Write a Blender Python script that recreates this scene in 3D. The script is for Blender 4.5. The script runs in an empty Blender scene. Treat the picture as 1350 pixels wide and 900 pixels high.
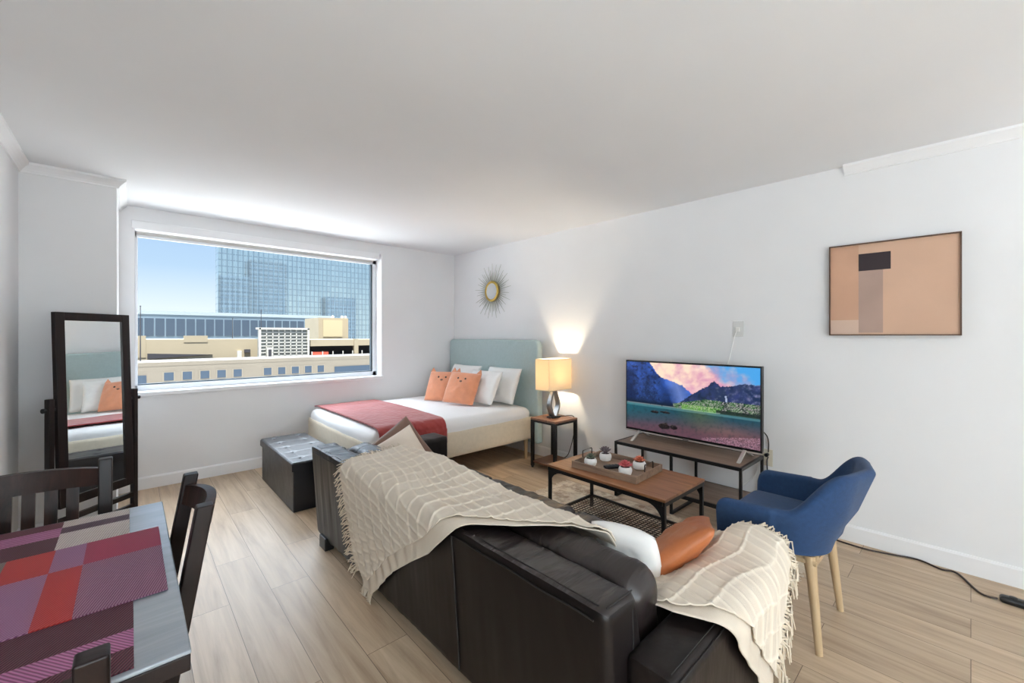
import bpy, bmesh, math, random
from mathutils import Vector, Matrix, noise, Euler
random.seed(7)
SC = bpy.context.scene
C = SC.collection
PI = math.pi
V = Vector
CAMH = 1.315

# ------------------------------------------------------------------ helpers
def lin(c):
    c = c / 255.0
    return c / 12.92 if c <= 0.04045 else ((c + 0.055) / 1.055) ** 2.4
def rgb(r, g, b):
    return (lin(r), lin(g), lin(b), 1.0)

class NT:
    def __init__(self, m):
        self.nt = m.node_tree; self.n = self.nt.nodes; self.l = self.nt.links
    def add(self, t, **kw):
        nd = self.n.new(t)
        for k, v in kw.items():
            if k.startswith('i_'): nd.inputs[k[2:].replace('_', ' ')].default_value = v
            else: setattr(nd, k, v)
        return nd
    def link(self, a, b): self.l.new(a, b)

def base_mat(name):
    m = bpy.data.materials.new(name); m.use_nodes = True
    t = NT(m); return m, t, t.n['Principled BSDF']

def mat(name, col, rough=0.6, metal=0.0, var=0.0, scale=8.0, bump=0.0, bscale=60.0, stretch=(1, 1, 1), spec=0.5, sheen=0.0, coat=0.0, col2=None):
    m, t, p = base_mat(name)
    p.inputs['Base Color'].default_value = col
    p.inputs['Roughness'].default_value = rough
    p.inputs['Metallic'].default_value = metal
    p.inputs['Specular IOR Level'].default_value = spec
    p.inputs['Sheen Weight'].default_value = sheen
    p.inputs['Coat Weight'].default_value = coat
    tc = t.add('ShaderNodeTexCoord'); mp = t.add('ShaderNodeMapping'); mp.inputs['Scale'].default_value = stretch
    t.link(tc.outputs['Object'], mp.inputs['Vector'])
    if var > 0 or col2:
        nz = t.add('ShaderNodeTexNoise', i_Scale=scale, i_Detail=5.0)
        t.link(mp.outputs['Vector'], nz.inputs['Vector'])
        mx = t.add('ShaderNodeMix', data_type='RGBA')
        mx.inputs[6].default_value = tuple(c * (1 - var) for c in col[:3]) + (1,)
        mx.inputs[7].default_value = col2 or tuple(min(1, c * (1 + var)) for c in col[:3]) + (1,)
        rp = t.add('ShaderNodeMapRange'); rp.inputs['From Min'].default_value = .3; rp.inputs['From Max'].default_value = .7
        t.link(nz.outputs['Fac'], rp.inputs['Value']); t.link(rp.outputs['Result'], mx.inputs[0])
        t.link(mx.outputs[2], p.inputs['Base Color'])
    if bump > 0:
        nb = t.add('ShaderNodeTexNoise', i_Scale=bscale, i_Detail=6.0)
        t.link(mp.outputs['Vector'], nb.inputs['Vector'])
        b = t.add('ShaderNodeBump', i_Strength=bump, i_Distance=0.01)
        t.link(nb.outputs['Fac'], b.inputs['Height']); t.link(b.outputs['Normal'], p.inputs['Normal'])
    return m

def wood(name, c1, c2, rough=0.45, axis='Y', scale=1.0, spec=0.5):
    m, t, p = base_mat(name)
    tc = t.add('ShaderNodeTexCoord'); mp = t.add('ShaderNodeMapping')
    s = {'X': (1.5, 22, 22), 'Y': (22, 1.5, 22), 'Z': (22, 22, 1.5)}[axis]
    mp.inputs['Scale'].default_value = tuple(k * scale for k in s)
    t.link(tc.outputs['Object'], mp.inputs['Vector'])
    nz = t.add('ShaderNodeTexNoise', i_Scale=1.6, i_Detail=8.0, i_Roughness=.65, i_Distortion=.6)
    t.link(mp.outputs['Vector'], nz.inputs['Vector'])
    cr = t.add('ShaderNodeValToRGB')
    cr.color_ramp.elements[0].position = .3; cr.color_ramp.elements[0].color = c1
    cr.color_ramp.elements[1].position = .72; cr.color_ramp.elements[1].color = c2
    t.link(nz.outputs['Fac'], cr.inputs['Fac']); t.link(cr.outputs['Color'], p.inputs['Base Color'])
    p.inputs['Roughness'].default_value = rough; p.inputs['Specular IOR Level'].default_value = spec
    b = t.add('ShaderNodeBump', i_Strength=.12, i_Distance=.005)
    t.link(nz.outputs['Fac'], b.inputs['Height']); t.link(b.outputs['Normal'], p.inputs['Normal'])
    return m

def emis(name, col, s):
    m, t, p = base_mat(name)
    p.inputs['Base Color'].default_value = (0, 0, 0, 1)
    p.inputs['Emission Color'].default_value = col; p.inputs['Emission Strength'].default_value = s
    return m

BASE = {}
def thing(name, label, cat, loc=(0, 0, 0), rotz=0.0, group=None, rot=None):
    o = bpy.data.objects.new(name, None); C.objects.link(o)
    o.empty_display_size = .1
    o.location = loc; o.rotation_euler = rot or (0, 0, rotz)
    o['label'] = label; o['category'] = cat
    if group: o['group'] = group
    BASE[o.name] = V(loc)
    return o
def tag(o, label, cat, group=None, kind=None):
    o['label'] = label; o['category'] = cat
    if group: o['group'] = group
    if kind: o['kind'] = kind
    return o
def nb():
    return bmesh.new()
def obj(name, bm, m, parent=None, local=False, smooth=True, bevel=0.0, seg=3, subd=0, solid=0.0, label=None, kind=None, angle=40, recalc=True):
    me = bpy.data.meshes.new(name)
    off = V((0, 0, 0))
    if parent is not None:
        off = BASE[parent.name]
        if not local: bmesh.ops.translate(bm, verts=bm.verts, vec=-off)
    if recalc: bmesh.ops.recalc_face_normals(bm, faces=bm.faces)
    bm.to_mesh(me); bm.free()
    o = bpy.data.objects.new(name, me); C.objects.link(o)
    for k in (m if isinstance(m, (list, tuple)) else [m]): me.materials.append(k)
    if parent is not None: o.parent = parent
    BASE[o.name] = off
    if solid:
        md = o.modifiers.new('solid', 'SOLIDIFY'); md.thickness = solid; md.offset = 0
    if bevel > 0:
        md = o.modifiers.new('bevel', 'BEVEL'); md.width = bevel; md.segments = seg; md.limit_method = 'ANGLE'; md.angle_limit = math.radians(35)
    if subd:
        md = o.modifiers.new('sub', 'SUBSURF'); md.levels = subd; md.render_levels = subd
    if smooth:
        for f in me.polygons: f.use_smooth = True
        if bevel > 0:
            md = o.modifiers.new('wn', 'WEIGHTED_NORMAL')
        elif not subd:
            me.set_sharp_from_angle(angle=math.radians(angle))
    if label: o['label'] = label
    if kind: o['kind'] = kind
    return o

def box(bm, x0, x1, y0, y1, z0, z1, M=None, mi=0):
    co = [(x0, y0, z0), (x1, y0, z0), (x1, y1, z0), (x0, y1, z0), (x0, y0, z1), (x1, y0, z1), (x1, y1, z1), (x0, y1, z1)]
    vs = [bm.verts.new(M @ V(c) if M else V(c)) for c in co]
    for q in ((0, 3, 2, 1), (4, 5, 6, 7), (0, 1, 5, 4), (1, 2, 6, 5), (2, 3, 7, 6), (3, 0, 4, 7)):
        f = bm.faces.new([vs[i] for i in q]); f.material_index = mi
    return vs
def cbox(bm, c, s, M=None, mi=0):
    return box(bm, c[0] - s[0] / 2, c[0] + s[0] / 2, c[1] - s[1] / 2, c[1] + s[1] / 2, c[2] - s[2] / 2, c[2] + s[2] / 2, M, mi)
def prism(bm, poly, a0, a1, axis='Y', mi=0):
    """poly of 2D points extruded along axis. Y: (x,z); X: (y,z); Z: (x,y)"""
    def P(p, a):
        return {'Y': V((p[0], a, p[1])), 'X': V((a, p[0], p[1])), 'Z': V((p[0], p[1], a))}[axis]
    A = [bm.verts.new(P(p, a0)) for p in poly]; B = [bm.verts.new(P(p, a1)) for p in poly]
    n = len(poly)
    bm.faces.new(A[::-1]).material_index = mi; bm.faces.new(B).material_index = mi
    for i in range(n):
        bm.faces.new((A[i], A[(i + 1) % n], B[(i + 1) % n], B[i])).material_index = mi
def tube(bm, pts, r, seg=8, r2=None, cap=True):
    pts = [V(p) for p in pts]; rings = []
    n = len(pts)
    up = None
    for i, p in enumerate(pts):
        d = (pts[min(i + 1, n - 1)] - pts[max(i - 1, 0)])
        d = d.normalized() if d.length > 1e-9 else V((0, 0, 1))
        if up is None:
            up = V((0, 0, 1)) if abs(d.z) < .9 else V((1, 0, 0))
        a = d.cross(up)
        if a.length < 1e-6: a = d.cross(V((0, 1, 0)))
        a.normalize(); b = d.cross(a).normalized(); up = -b if False else up
        rr = r if r2 is None else r + (r2 - r) * i / (n - 1)
        rings.append([bm.verts.new(p + (a * math.cos(2 * PI * k / seg) + b * math.sin(2 * PI * k / seg)) * rr) for k in range(seg)])
    for i in range(n - 1):
        for k in range(seg):
            bm.faces.new((rings[i][k], rings[i][(k + 1) % seg], rings[i + 1][(k + 1) % seg], rings[i + 1][k]))
    if cap:
        bm.faces.new(rings[0][::-1]); bm.faces.new(rings[-1])
def lathe(bm, prof, c=(0, 0, 0), seg=24, M=None):
    rings = []
    for r, z in prof:
        ring = []
        for k in range(seg):
            p = V((c[0] + r * math.cos(2 * PI * k / seg), c[1] + r * math.sin(2 * PI * k / seg), c[2] + z))
            ring.append(bm.verts.new(M @ p if M else p))
        rings.append(ring)
    for i in range(len(rings) - 1):
        for k in range(seg):
            bm.faces.new((rings[i][k], rings[i][(k + 1) % seg], rings[i + 1][(k + 1) % seg], rings[i + 1][k]))
    bm.faces.new(rings[0][::-1]); bm.faces.new(rings[-1])
def spline(pts, n):
    pts = [V(p) for p in pts]; out = []
    m = len(pts) - 1
    for i in range(n + 1):
        t = i / n * m; k = min(int(t), m - 1); f = t - k
        p0 = pts[max(k - 1, 0)]; p1 = pts[k]; p2 = pts[k + 1]; p3 = pts[min(k + 2, m)]
        out.append(.5 * ((2 * p1) + (p2 - p0) * f + (2 * p0 - 5 * p1 + 4 * p2 - p3) * f * f + (3 * p1 - p0 - 3 * p2 + p3) * f ** 3))
    return out
def puff(bm, size, r=.05, bulge=(0, 0, .02), n=14, M=None, wr=0.0, seed=0.0, wscale=9.0, stretch=(1, 1, 1)):
    """rounded, slightly inflated box (centre at the origin, then M)"""
    hx, hy, hz = [s / 2 for s in size]
    tmp = bmesh.new(); bmesh.ops.create_cube(tmp, size=2.0)
    bmesh.ops.subdivide_edges(tmp, edges=tmp.edges, cuts=n, use_grid_fill=True)
    mp = {}
    for v in tmp.verts:
        u = v.co
        uu = [math.copysign(abs(k) ** .8, k) for k in u]
        p = V((uu[0] * hx, uu[1] * hy, uu[2] * hz))
        q = V((max(-hx + r, min(hx - r, p.x)), max(-hy + r, min(hy - r, p.y)), max(-hz + r, min(hz - r, p.z))))
        d = p - q
        if d.length > 1e-9: p = q + d.normalized() * r
        nrm = d.normalized() if d.length > 1e-9 else V((0, 0, 0))
        a, b, c = [1 - k * k for k in u]
        if abs(u.x) > .999: p.x += u.x * bulge[0] * b * c
        if abs(u.y) > .999: p.y += u.y * bulge[1] * a * c
        if abs(u.z) > .999: p.z += u.z * bulge[2] * a * b
        if wr:
            s = V((p.x * stretch[0], p.y * stretch[1], p.z * stretch[2])) * wscale + V((seed, seed * 2, 3))
            p = p + nrm * wr * noise.noise(s) + V((1, 1, 1)).normalized() * 0
        mp[v] = bm.verts.new(M @ p if M else p)
    for f in tmp.faces: bm.faces.new([mp[v] for v in f.verts])
    tmp.free()
def pillow(bm, w, h, t, M, n=26, seed=0.0, wr=.006, pinch=.08, rnd=.05):
    top = {}; bot = {}
    for i in range(n + 1):
        for j in range(n + 1):
            u = -1 + 2 * i / n; v = -1 + 2 * j / n
            z = t / 2 * max(0, (1 - u ** 2) * (1 - v ** 2)) ** .42
            x = u * w / 2 * (1 - pinch * (1 - v * v)); y = v * h / 2 * (1 - pinch * (1 - u * u))
            c4 = 1 - rnd * (u * v) ** 2; x *= c4; y *= c4
            e = min(1, 3 * (1 - max(abs(u), abs(v))))
            k = noise.noise(V((u * 2.2 + seed, v * 2.2, seed))) * wr * 1.6 * e + noise.noise(V((u * 5 + seed, v * 5, seed))) * wr * e
            top[i, j] = bm.verts.new(M @ V((x, y, z + k)))
            edge = i in (0, n) or j in (0, n)
            bot[i, j] = top[i, j] if edge else bm.verts.new(M @ V((x, y, -z * .9 + k)))
    for i in range(n):
        for j in range(n):
            bm.faces.new((top[i, j], top[i + 1, j], top[i + 1, j + 1], top[i, j + 1]))
            q = (bot[i, j], bot[i, j + 1], bot[i + 1, j + 1], bot[i + 1, j])
            if len(set(q)) == 4:
                try: bm.faces.new(q)
                except ValueError: pass
def frame(origin, xa, ya):
    """matrix with columns xa, ya, xa x ya at origin"""
    xa = V(xa).normalized(); ya = V(ya); ya = (ya - xa * ya.dot(xa)).normalized(); za = xa.cross(ya)
    return Matrix(((xa.x, ya.x, za.x, origin[0]), (xa.y, ya.y, za.y, origin[1]), (xa.z, ya.z, za.z, origin[2]), (0, 0, 0, 1)))
def struct(name, bm, m, bevel=0.0, parent=None, smooth=False):
    o = obj(name, bm, m, parent, smooth=smooth, bevel=bevel)
    if parent is None: o['kind'] = 'structure'
    return o
def WX(y): return 3.275 - (y - 4.78) * .0305     # inner face of the right wall

# ------------------------------------------------------------------ materials
M_wall = mat('wall_paint', rgb(232, 232, 233), .75, var=.012, scale=3, bump=.02, bscale=140)
M_ceil = mat('ceiling_paint', rgb(235, 236, 238), .85, var=.01, scale=2)
M_trim = mat('trim_paint', rgb(238, 238, 239), .45)
M_white = mat('white_plastic', rgb(236, 236, 234), .35)
M_alu = mat('window_alu', rgb(222, 224, 227), .4, metal=.0)
M_gasket = mat('window_gasket', rgb(58, 72, 80), .5)
M_shade = mat('roller_fabric', rgb(205, 202, 198), .8)
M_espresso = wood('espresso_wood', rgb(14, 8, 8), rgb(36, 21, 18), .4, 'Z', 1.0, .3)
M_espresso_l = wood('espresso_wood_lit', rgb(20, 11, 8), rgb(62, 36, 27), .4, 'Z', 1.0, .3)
M_mirror = mat('mirror_glass', rgb(238, 242, 242), .0, metal=1.0)
M_steel = mat('brushed_metal', rgb(150, 146, 142), .3, metal=.9)
M_silver = mat('silver_satin', rgb(208, 202, 196), .35, metal=.55)
M_blackmetal = mat('black_metal', rgb(34, 32, 32), .45, metal=.3)
M_black = mat('black_plastic', rgb(18, 18, 20), .35)
M_oak = wood('pale_oak', rgb(176, 148, 112), rgb(206, 180, 144), .5, 'Z')
M_walnut = wood('rustic_walnut', rgb(118, 96, 82), rgb(160, 136, 118), .42, 'Y')
M_pine = wood('stained_pine', rgb(122, 78, 50), rgb(172, 120, 82), .36, 'Y')
M_traywood = wood('tray_wood', rgb(116, 94, 78), rgb(164, 138, 116), .5, 'Y')
M_sheet = mat('white_sheet', rgb(232, 230, 229), .85, bump=.15, bscale=14, sheen=.1)
M_linen = mat('bed_base_fabric', rgb(216, 203, 182), .9, bump=.2, bscale=400, var=.04, scale=30)
M_head = mat('headboard_fabric', rgb(178, 196, 196), .9, bump=.25, bscale=350, var=.04, scale=40)
M_orange = mat('velvet_orange', rgb(216, 142, 104), .8, var=.08, scale=12, sheen=.5, bump=.1, bscale=40)
M_pillow = mat('white_pillow', rgb(236, 234, 231), .85, bump=.18, bscale=18)
M_creamp = mat('cream_pillow', rgb(230, 216, 200), .85, bump=.15, bscale=30)
M_brownp = mat('brown_pillow', rgb(120, 92, 78), .6, bump=.15, bscale=30)
M_tan = mat('tan_leather', rgb(168, 96, 52), .42, var=.06, scale=5, bump=.15, bscale=90)
M_blue = mat('blue_wool', rgb(30, 60, 98), .9, var=.12, scale=60, sheen=.08, bump=.2, bscale=300)
M_gold = mat('gold_metal', rgb(190, 160, 84), .35, metal=.85)
M_champ = mat('champagne_metal', rgb(170, 172, 160), .4, metal=.5)
M_green = mat('succulent_green', rgb(112, 122, 104), .6, var=.2, scale=20)
M_red_s = mat('succulent_red', rgb(214, 104, 110), .55, var=.2, scale=20)
M_cor_s = mat('succulent_coral', rgb(214, 122, 92), .55, var=.2, scale=20)
M_pur_s = mat('succulent_grey_purple', rgb(112, 98, 104), .55, var=.25, scale=20)
M_ceramic = mat('white_ceramic', rgb(235, 233, 230), .3)
M_soil = mat('soil', rgb(50, 38, 32), .9)
M_outlet = mat('almond_plate', rgb(216, 208, 190), .4)
M_thread = mat('throw_fringe', rgb(222, 208, 188), .9)

def leather(name, c, rough, bump, stretch, scale=7.0, spec=.5):
    m, t, p = base_mat(name)
    p.inputs['Base Color'].default_value = c
    p.inputs['Specular IOR Level'].default_value = spec
    tc = t.add('ShaderNodeTexCoord'); mp = t.add('ShaderNodeMapping'); mp.inputs['Scale'].default_value = stretch
    t.link(tc.outputs['Object'], mp.inputs['Vector'])
    n1 = t.add('ShaderNodeTexNoise', i_Scale=scale, i_Detail=3.0, i_Distortion=.8)
    n2 = t.add('ShaderNodeTexNoise', i_Scale=220.0, i_Detail=2.0)
    t.link(mp.outputs['Vector'], n1.inputs['Vector']); t.link(tc.outputs['Object'], n2.inputs['Vector'])
    b1 = t.add('ShaderNodeBump', i_Strength=bump, i_Distance=.03); b2 = t.add('ShaderNodeBump', i_Strength=.06, i_Distance=.002)
    t.link(n1.outputs['Fac'], b1.inputs['Height']); t.link(n2.outputs['Fac'], b2.inputs['Height'])
    t.link(b1.outputs['Normal'], b2.inputs['Normal']); t.link(b2.outputs['Normal'], p.inputs['Normal'])
    mr = t.add('ShaderNodeMapRange'); mr.inputs['To Min'].default_value = rough - .06; mr.inputs['To Max'].default_value = rough + .1
    t.link(n1.outputs['Fac'], mr.inputs['Value']); t.link(mr.outputs['Result'], p.inputs['Roughness'])
    return m
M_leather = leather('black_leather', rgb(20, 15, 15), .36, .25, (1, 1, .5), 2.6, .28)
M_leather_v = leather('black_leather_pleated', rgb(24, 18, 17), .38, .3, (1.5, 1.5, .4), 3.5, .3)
M_leather_t = leather('black_leather_top_lit', rgb(34, 26, 25), .34, .55, (.6, 2.2, 1), 5, .6)  # paler copy of the leather, light on upward faces put into its colour
M_ott = leather('charcoal_faux_leather', rgb(29, 28, 31), .38, .08, (1, 1, 1), 9)
M_stitch = mat('leather_seam', rgb(22, 18, 18), .6)

def throw_mat():
    m, t, p = base_mat('cream_cotton_throw')
    tc = t.add('ShaderNodeTexCoord')
    w1 = t.add('ShaderNodeTexWave', i_Scale=140.0, i_Distortion=2.0); w1.bands_direction = 'X'
    w2 = t.add('ShaderNodeTexWave', i_Scale=140.0, i_Distortion=2.0); w2.bands_direction = 'Y'
    t.link(tc.outputs['UV'], w1.inputs['Vector']); t.link(tc.outputs['UV'], w2.inputs['Vector'])
    ad = t.add('ShaderNodeMath', operation='ADD'); t.link(w1.outputs['Fac'], ad.inputs[0]); t.link(w2.outputs['Fac'], ad.inputs[1])
    b = t.add('ShaderNodeBump', i_Strength=.35, i_Distance=.002); t.link(ad.outputs[0], b.inputs['Height']); t.link(b.outputs['Normal'], p.inputs['Normal'])
    nz = t.add('ShaderNodeTexNoise', i_Scale=14.0, i_Detail=6.0); t.link(tc.outputs['UV'], nz.inputs['Vector'])
    mx = t.add('ShaderNodeMix', data_type='RGBA'); mx.inputs[6].default_value = rgb(212, 197, 177); mx.inputs[7].default_value = rgb(232, 219, 202)
    t.link(nz.outputs['Fac'], mx.inputs[0]); t.link(mx.outputs[2], p.inputs['Base Color'])
    at = t.add('ShaderNodeAttribute', attribute_name='cord')
    m2 = t.add('ShaderNodeMix', data_type='RGBA'); m2.inputs[7].default_value = rgb(240, 228, 210)
    t.link(at.outputs['Fac'], m2.inputs[0]); t.link(mx.outputs[2], m2.inputs[6]); t.link(m2.outputs[2], p.inputs['Base Color'])
    p.inputs['Roughness'].default_value = .92; p.inputs['Sheen Weight'].default_value = .2
    return m
M_throw = throw_mat()

def floor_mat():
    m, t, p = base_mat('plank_floor')
    tc = t.add('ShaderNodeTexCoord'); mp = t.add('ShaderNodeMapping'); mp.inputs['Rotation'].default_value = (0, 0, PI / 2)
    t.link(tc.outputs['Object'], mp.inputs['Vector'])
    br = t.add('ShaderNodeTexBrick', offset=.37, i_Scale=1.0, i_Mortar_Size=.0012, i_Brick_Width=1.22, i_Row_Height=.18)
    br.inputs['Color1'].default_value = (0.0, 0, 0, 1); br.inputs['Color2'].default_value = (1, 1, 1, 1); br.inputs['Mortar'].default_value = (.5, .5, .5, 1)
    t.link(mp.outputs['Vector'], br.inputs['Vector'])
    m2 = t.add('ShaderNodeMapping'); m2.inputs['Scale'].default_value = (16, 1.1, 1)
    t.link(tc.outputs['Object'], m2.inputs['Vector'])
    # shift grain per plank
    ad = t.add('ShaderNodeVectorMath', operation='MULTIPLY_ADD'); ad.inputs[1].default_value = (37, 19, 0)
    t.link(br.outputs['Color'], ad.inputs[0]); t.link(m2.outputs['Vector'], ad.inputs[2])
    nz = t.add('ShaderNodeTexNoise', i_Scale=1.2, i_Detail=9.0, i_Roughness=.62, i_Distortion=.5)
    t.link(ad.outputs['Vector'], nz.inputs['Vector'])
    cr = t.add('ShaderNodeValToRGB'); e = cr.color_ramp.elements
    e[0].position = .25; e[0].color = rgb(158, 132, 106); e[1].position = .75; e[1].color = rgb(214, 191, 163)
    k = e.new(.5); k.color = rgb(193, 168, 140)
    t.link(nz.outputs['Fac'], cr.inputs['Fac'])
    mr = t.add('ShaderNodeMapRange'); mr.inputs['To Min'].default_value = .86; mr.inputs['To Max'].default_value = 1.06
    t.link(br.outputs['Color'], mr.inputs['Value'])
    mx = t.add('ShaderNodeMix', data_type='RGBA', blend_type='MULTIPLY'); mx.inputs[0].default_value = 1
    t.link(cr.outputs['Color'], mx.inputs[6]); t.link(mr.outputs['Result'], mx.inputs[7])
    m3 = t.add('ShaderNodeMix', data_type='RGBA'); m3.inputs[7].default_value = rgb(104, 84, 68)
    t.link(br.outputs['Fac'], m3.inputs[0]); t.link(mx.outputs[2], m3.inputs[6])
    t.link(m3.outputs[2], p.inputs['Base Color'])
    p.inputs['Roughness'].default_value = .42
    b = t.add('ShaderNodeBump', i_Strength=.08, i_Distance=.004); t.link(nz.outputs['Fac'], b.inputs['Height']); t.link(b.outputs['Normal'], p.inputs['Normal'])
    return m
M_floor = floor_mat()

def glass_mat():
    m = bpy.data.materials.new('window_glass'); m.use_nodes = True; t = NT(m); t.n.clear()
    o = t.add('ShaderNodeOutputMaterial'); tr = t.add('ShaderNodeBsdfTransparent')
    tr.inputs['Color'].default_value = (.95, .97, .97, 1)
    t.link(tr.outputs['BSDF'], o.inputs['Surface'])
    return m
M_glass = glass_mat()

def shade_mat():
    m = bpy.data.materials.new('lamp_shade_cloth'); m.use_nodes = True; t = NT(m); t.n.clear()
    o = t.add('ShaderNodeOutputMaterial'); d = t.add('ShaderNodeBsdfDiffuse'); tr = t.add('ShaderNodeBsdfTranslucent')
    d.inputs['Color'].default_value = rgb(246, 238, 222); tr.inputs['Color'].default_value = rgb(244, 228, 196)
    mx = t.add('ShaderNodeMixShader'); mx.inputs['Fac'].default_value = .5
    t.link(d.outputs['BSDF'], mx.inputs[1]); t.link(tr.outputs['BSDF'], mx.inputs[2]); t.link(mx.outputs['Shader'], o.inputs['Surface'])
    return m
M_lshade = shade_mat()

# ------------------------------------------------------------------ room shell
YW = 4.76; H = 2.4; XL = -.517; YB = -3.6; YC = 4.03; XC = -.068
ang_w = -math.atan(-.0305)
bm = nb(); box(bm, XL - .2, 3.9, YB - .2, YW + .25, -.1, 0)
struct('floor', bm, M_floor)
bm = nb(); box(bm, XL - .2, 3.9, YB - .2, YW + .25, H, H + .12)
struct('ceiling', bm, M_ceil)
# window wall with its opening
WXa, WXb, WZa, WZb = .03, 2.222, .825, 2.285
bm = nb()
box(bm, XC, WXa, YW, YW + .25, 0, H); box(bm, WXb, WX(YW) + .0, YW, YW + .25, 0, H)
box(bm, WXa, WXb, YW, YW + .25, 0, WZa); box(bm, WXa, WXb, YW, YW + .25, WZb, H)
struct('wall_window', bm, M_wall)
bm = nb()
prism(bm, [(WX(YB), YB), (WX(YW + .25), YW + .25), (WX(YW + .25) + .2, YW + .25), (WX(YB) + .2, YB)], 0, H, 'Z')
struct('wall_right', bm, M_wall)
bm = nb(); box(bm, XL - .2, XL, YB, YC, 0, H); struct('wall_left', bm, M_wall)
bm = nb(); box(bm, XL - .2, XC, YC, YW + .25, 0, H); struct('wall_left_column', bm, M_wall, bevel=.004)
bm = nb(); box(bm, XL - .2, 3.9, YB - .2, YB, 0, H); struct('wall_back', bm, M_wall)
# baseboards
BH = .104; BT = .014
def basep(): return [(0, 0), (BT, 0), (BT, BH - .012), (BT * .55, BH), (0, BH)]
bm = nb(); prism(bm, [(YW - a, z) for a, z in basep()], XC, WX(YW) - .02, 'X'); struct('baseboard_window', bm, M_trim)
bm = nb()
A = [bm.verts.new(V((WX(YB) - a, YB, z))) for a, z in basep()]; B = [bm.verts.new(V((WX(YW) - a, YW - BT, z))) for a, z in basep()]
for i in range(5): bm.faces.new((A[i], A[(i + 1) % 5], B[(i + 1) % 5], B[i]))
bm.faces.new(A); bm.faces.new(B[::-1]); struct('baseboard_right', bm, M_trim)
bm = nb(); prism(bm, [(XL + a, z) for a, z in basep()], YB, YC, 'Y'); struct('baseboard_left', bm, M_trim)
bm = nb(); prism(bm, [(YC - a, z) for a, z in basep()], XL + BT, XC, 'X'); struct('baseboard_column', bm, M_trim)
# crown mouldings
CP = [(0, H), (.05, H), (.048, H - .014), (.036, H - .024), (.022, H - .038), (.012, H - .052), (.010, H - .06), (0, H - .06)]
def crown(name, P):
    bm = nb()
    n = len(CP)
    ends = []
    for f in P: ends.append([bm.verts.new(V(f(a, z))) for a, z in CP])
    for e0, e1 in zip(ends, ends[1:]):
        for i in range(n): bm.faces.new((e0[i], e0[(i + 1) % n], e1[(i + 1) % n], e1[i]))
    bm.faces.new(ends[0]); bm.faces.new(ends[-1][::-1])
    return struct(name, bm, M_trim)
crown('trim_1', [lambda a, z: (WX(YB) - a, YB, z), lambda a, z: (WX(.55) - a, .55, z)])
crown('trim_2', [lambda a, z: (XL + a, YB, z), lambda a, z: (XL + a, YC - a, z), lambda a, z: (XC + a, YC - a, z), lambda a, z: (XC + a, YW - .0, z)])

# ------------------------------------------------------------------ window
YG = YW + .17
win = bpy.data.objects.new('window_1', None); C.objects.link(win); win['kind'] = 'structure'; win['label'] = 'wide white framed picture window looking over city roofs'; win['category'] = 'window'
win.location = (1.1, YG, WZa); BASE[win.name] = V(win.location)
bm = nb()
fw = .035
for (a, b, c, d) in ((WXa, WXa + .02, WZa, WZb), (WXb - .045, WXb, WZa, WZb), (WXa, WXb, WZa, WZa + .05), (WXa, WXb, WZb - .11, WZb)):
    box(bm, a, b, YG - .03, YG + .03, c, d)
obj('window_frame', bm, M_alu, win, bevel=.003, seg=2)
bm = nb(); x0, x1, z0, z1 = WXa + .02, WXb - .045, WZa + .05, WZb - .11; g = .010
for (a, b, c, d) in ((x1 - g * 1.6, x1, z0, z1), (x0, x1, z0, z0 + g)):
    box(bm, a, b, YG - .02, YG + .02, c, d)
obj('gasket', bm, M_gasket, win)
bm = nb(); box(bm, x0, x1, YG - .003, YG + .003, z0, z1); obj('glass_pane', bm, M_glass, win, smooth=False)
bm = nb(); box(bm, WXa - .03, WXb + .02, YW - .022, YG - .03, WZa - .032, WZa + .002); obj('window_sill', bm, M_trim, win, bevel=.004, label='white sill board')
bm = nb()
box(bm, WXb, WXb + .0 + .012, YW - .012, YW + .004, WZa, WZb - .02)
obj('side_trim', bm, M_trim, win, bevel=.003)
# roller blind
rb = thing('roller_blind', 'white roller blind rolled up in its cassette at the window head', 'blind', (1.1, YW, 2.24))
bm = nb(); box(bm, WXa - .02, WXb - .03, YW - .018, YW + .10, 2.212, 2.284); obj('cassette', bm, M_trim, rb, bevel=.006)
bm = nb(); tube(bm, [(WXa + .01, YW + .13, 2.225), (WXb - .05, YW + .13, 2.225)], .028, 16); box(bm, WXa + .01, WXb - .05, YW + .128, YW + .132, 2.185, 2.215); obj('shade_roll', bm, M_shade, rb)
bm = nb(); box(bm, WXa + .01, WXb - .05, YW + .122, YW + .138, 2.168, 2.188); obj('bottom_rail', bm, M_alu, rb, bevel=.003)

# ------------------------------------------------------------------ dining table
XT0, XT1, YT0, YT1 = -.495, .082, .945, 1.855
M_ttop = wood('glossy_table_top_reflection', rgb(128, 135, 144), rgb(150, 157, 166), .2, 'X', 1.0, 1.0)  # window reflection on the dark top put into its grey-blue colour
dt = thing('dining_table', 'small dark dining table with glossy top coloured pale like its reflection and woven placemats', 'table', (-.2, 1.4, 0))
bm = nb(); box(bm, XT0, XT1, YT0, YT1, .742, .75); obj('tabletop', bm, M_ttop, dt, bevel=.003, label='glossy dark table surface coloured grey as its window reflection')
bm = nb(); box(bm, XT0 + .001, XT1 - .001, YT0 + .001, YT1 - .001, .712, .7415); obj('top_edge', bm, M_espresso, dt, bevel=.002)
bm = nb()
for a, b, c, d in ((XT0 + .05, XT1 - .05, YT0 + .05, YT0 + .07), (XT0 + .05, XT1 - .05, YT1 - .07, YT1 - .05), (XT0 + .05, XT0 + .07, YT0 + .05, YT1 - .05), (XT1 - .07, XT1 - .05, YT0 + .05, YT1 - .05)):
    box(bm, a, b, c, d, .63, .712)
obj('apron', bm, M_espresso, dt)
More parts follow.
